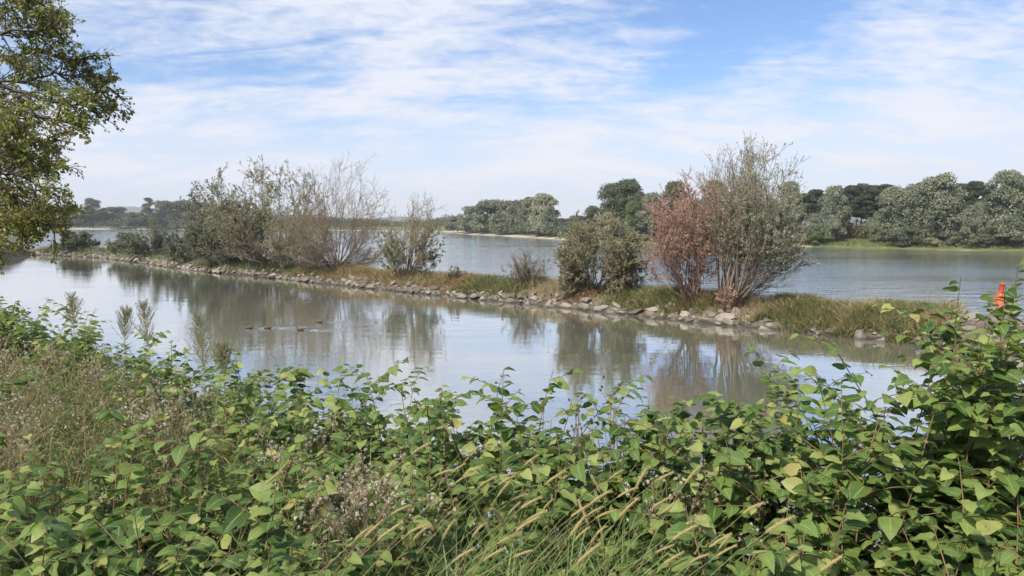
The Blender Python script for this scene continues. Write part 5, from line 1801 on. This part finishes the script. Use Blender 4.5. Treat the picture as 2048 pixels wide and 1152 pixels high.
FH = [fox_head(700 + k) for k in range(6)]
heads = [((x / 2.44) + 640, (y / 2.44) + 680) for x, y in
         [(450, 555), (560, 665), (645, 645), (712, 660), (710, 590), (665, 695), (785, 710), (885, 672), (875, 705), (1000, 610), (1075, 685), (1105, 700), (870, 760), (940, 780), (985, 820), (1085, 835), (1300, 580), (1415, 675), (1365, 740), (1455, 765), (1545, 715), (1320, 800), (1300, 860), (1230, 860),
          (1305, 890), (1355, 865), (1465, 860), (1625, 820), (1655, 860), (1225, 950), (1250, 970), (1325, 985), (1260, 1085), (1640, 1035), (1680, 1090), (870, 990), (945, 1060), (745, 960), (600, 970), (650, 1080), (285, 975), (215, 965), (460, 970), (425, 950), (175, 970), (350, 850), (800, 1075), (920, 850), (960, 930), (640, 470), (690, 545), (900, 900), (1010, 880), (1640, 690)]]
heads += [((x / 1.914) + 1340, (y / 1.914) + 550) for x, y in [(60, 795), (285, 910), (370, 985), (155, 1040), (190, 1045), (20, 980), (15, 1010), (80, 1100), (180, 1075), (385, 1130), (435, 1118), (580, 1130)]]
heads += [(33, 1103), (12, 1060), (533, 968), (545, 962)]
for k, (px, py) in enumerate(heads):
    zt = 3.42 + rng.normal(0, 0.05) + (0.06 if py < 930 else 0) - (0.08 if py > 1080 else 0)
    t = on_z(px, py, zt)
    lean = np.array([-rng.uniform(0.2, 0.75) * (1 if rng.random() < 0.88 else -0.4), rng.normal(0, 0.12)])
    b = np.array([t[0] + lean[0], t[1] + lean[1], 0]); b[2] = ground_z(b[0], b[1])
    lab = ('against the lower right leaves' if px > 1340 else 'in the right half of the foxtail patch' if px > 1130 else 'in the middle of the foxtail patch' if px > 930 else 'in the left half of the foxtail patch' if px > 680 else 'at the lower left') + (', upper row' if py < 960 else ', lower row')
    ro = empty('foxtail_grass', b, 'foxtail grass with yellowish bristly seed head ' + lab, 'grass', 'foxtail grasses on the near bank')
    tip = t - b
    tt = np.linspace(0, 1, 9)[:, None]
    ctrl = np.array([tip[0] * 0.2, tip[1] * 0.2, tip[2] * 0.66])
    P = 2 * tt * (1 - tt) * ctrl + tt ** 2 * tip
    mb = MB(); mb.add(*tubes(P[None], np.linspace(0.0016, 0.0008, 9)[None], 5)); mb.build('stem', M['strawstem'], ro, True)
    hd = obj('seed_head', FH[k % 6], None, ro)
    dz = Vector((P[-1] - P[-2]).tolist()).normalized()
    hd.location = Vector(tip.tolist()) - dz * 0.004
    dx = Vector((math.copysign(0.8, tip[0]), float(rng.normal(0, 0.4)), -0.6))
    dx = (dx - dz * dx.dot(dz)).normalized()
    dy = dz.cross(dx)
    hd.rotation_euler = Matrix((dx, dy, dz)).transposed().to_euler()
    s = rng.uniform(0.8, 1.25); hd.scale = (s, s, s)
    m = 4
    Pb = P[[0, 1, 2, 3]] ; V, F = blades(rng, Pb, rng.uniform(0.25, 0.45, m), rng.uniform(0.005, 0.009, m), rng.normal(0, 0.6, (m, 3)) * [1, 1, 0], 0.8)
    mb = MB(); mb.add(V, F, np.repeat(rng.random(m), 8)); mb.build('blades', M['lush'], ro, True)

# ------------------------------------------------------------------ haze over the river plain
bm = bmesh.new()
bmesh.ops.create_cube(bm, size=1.0)
me = bpy.data.meshes.new('haze'); bm.to_mesh(me); bm.free()
hz = bpy.data.objects.new('haze', me); COL.objects.link(hz)
hz.location = (0, 2250, 58.4); hz.scale = (10400, 5900, 123.2)
tag(hz, 'pale haze lying over the river plain', 'haze', kind='stuff')
m, nt, out = new_mat('haze_air')
pv = nt.nodes.new('ShaderNodeVolumePrincipled')
pv.inputs['Color'].default_value = (0.93, 0.96, 1.0, 1)
pv.inputs['Density'].default_value = 0.00023
pv.inputs['Anisotropy'].default_value = 0.0
nt.links.new(pv.outputs[0], out.inputs['Volume'])
me.materials.append(m)
print('leaf objects', LEAF_OBJECTS, 'knotweed', n_obj, 'stones', len(placed), 'objects', len(SC.objects))
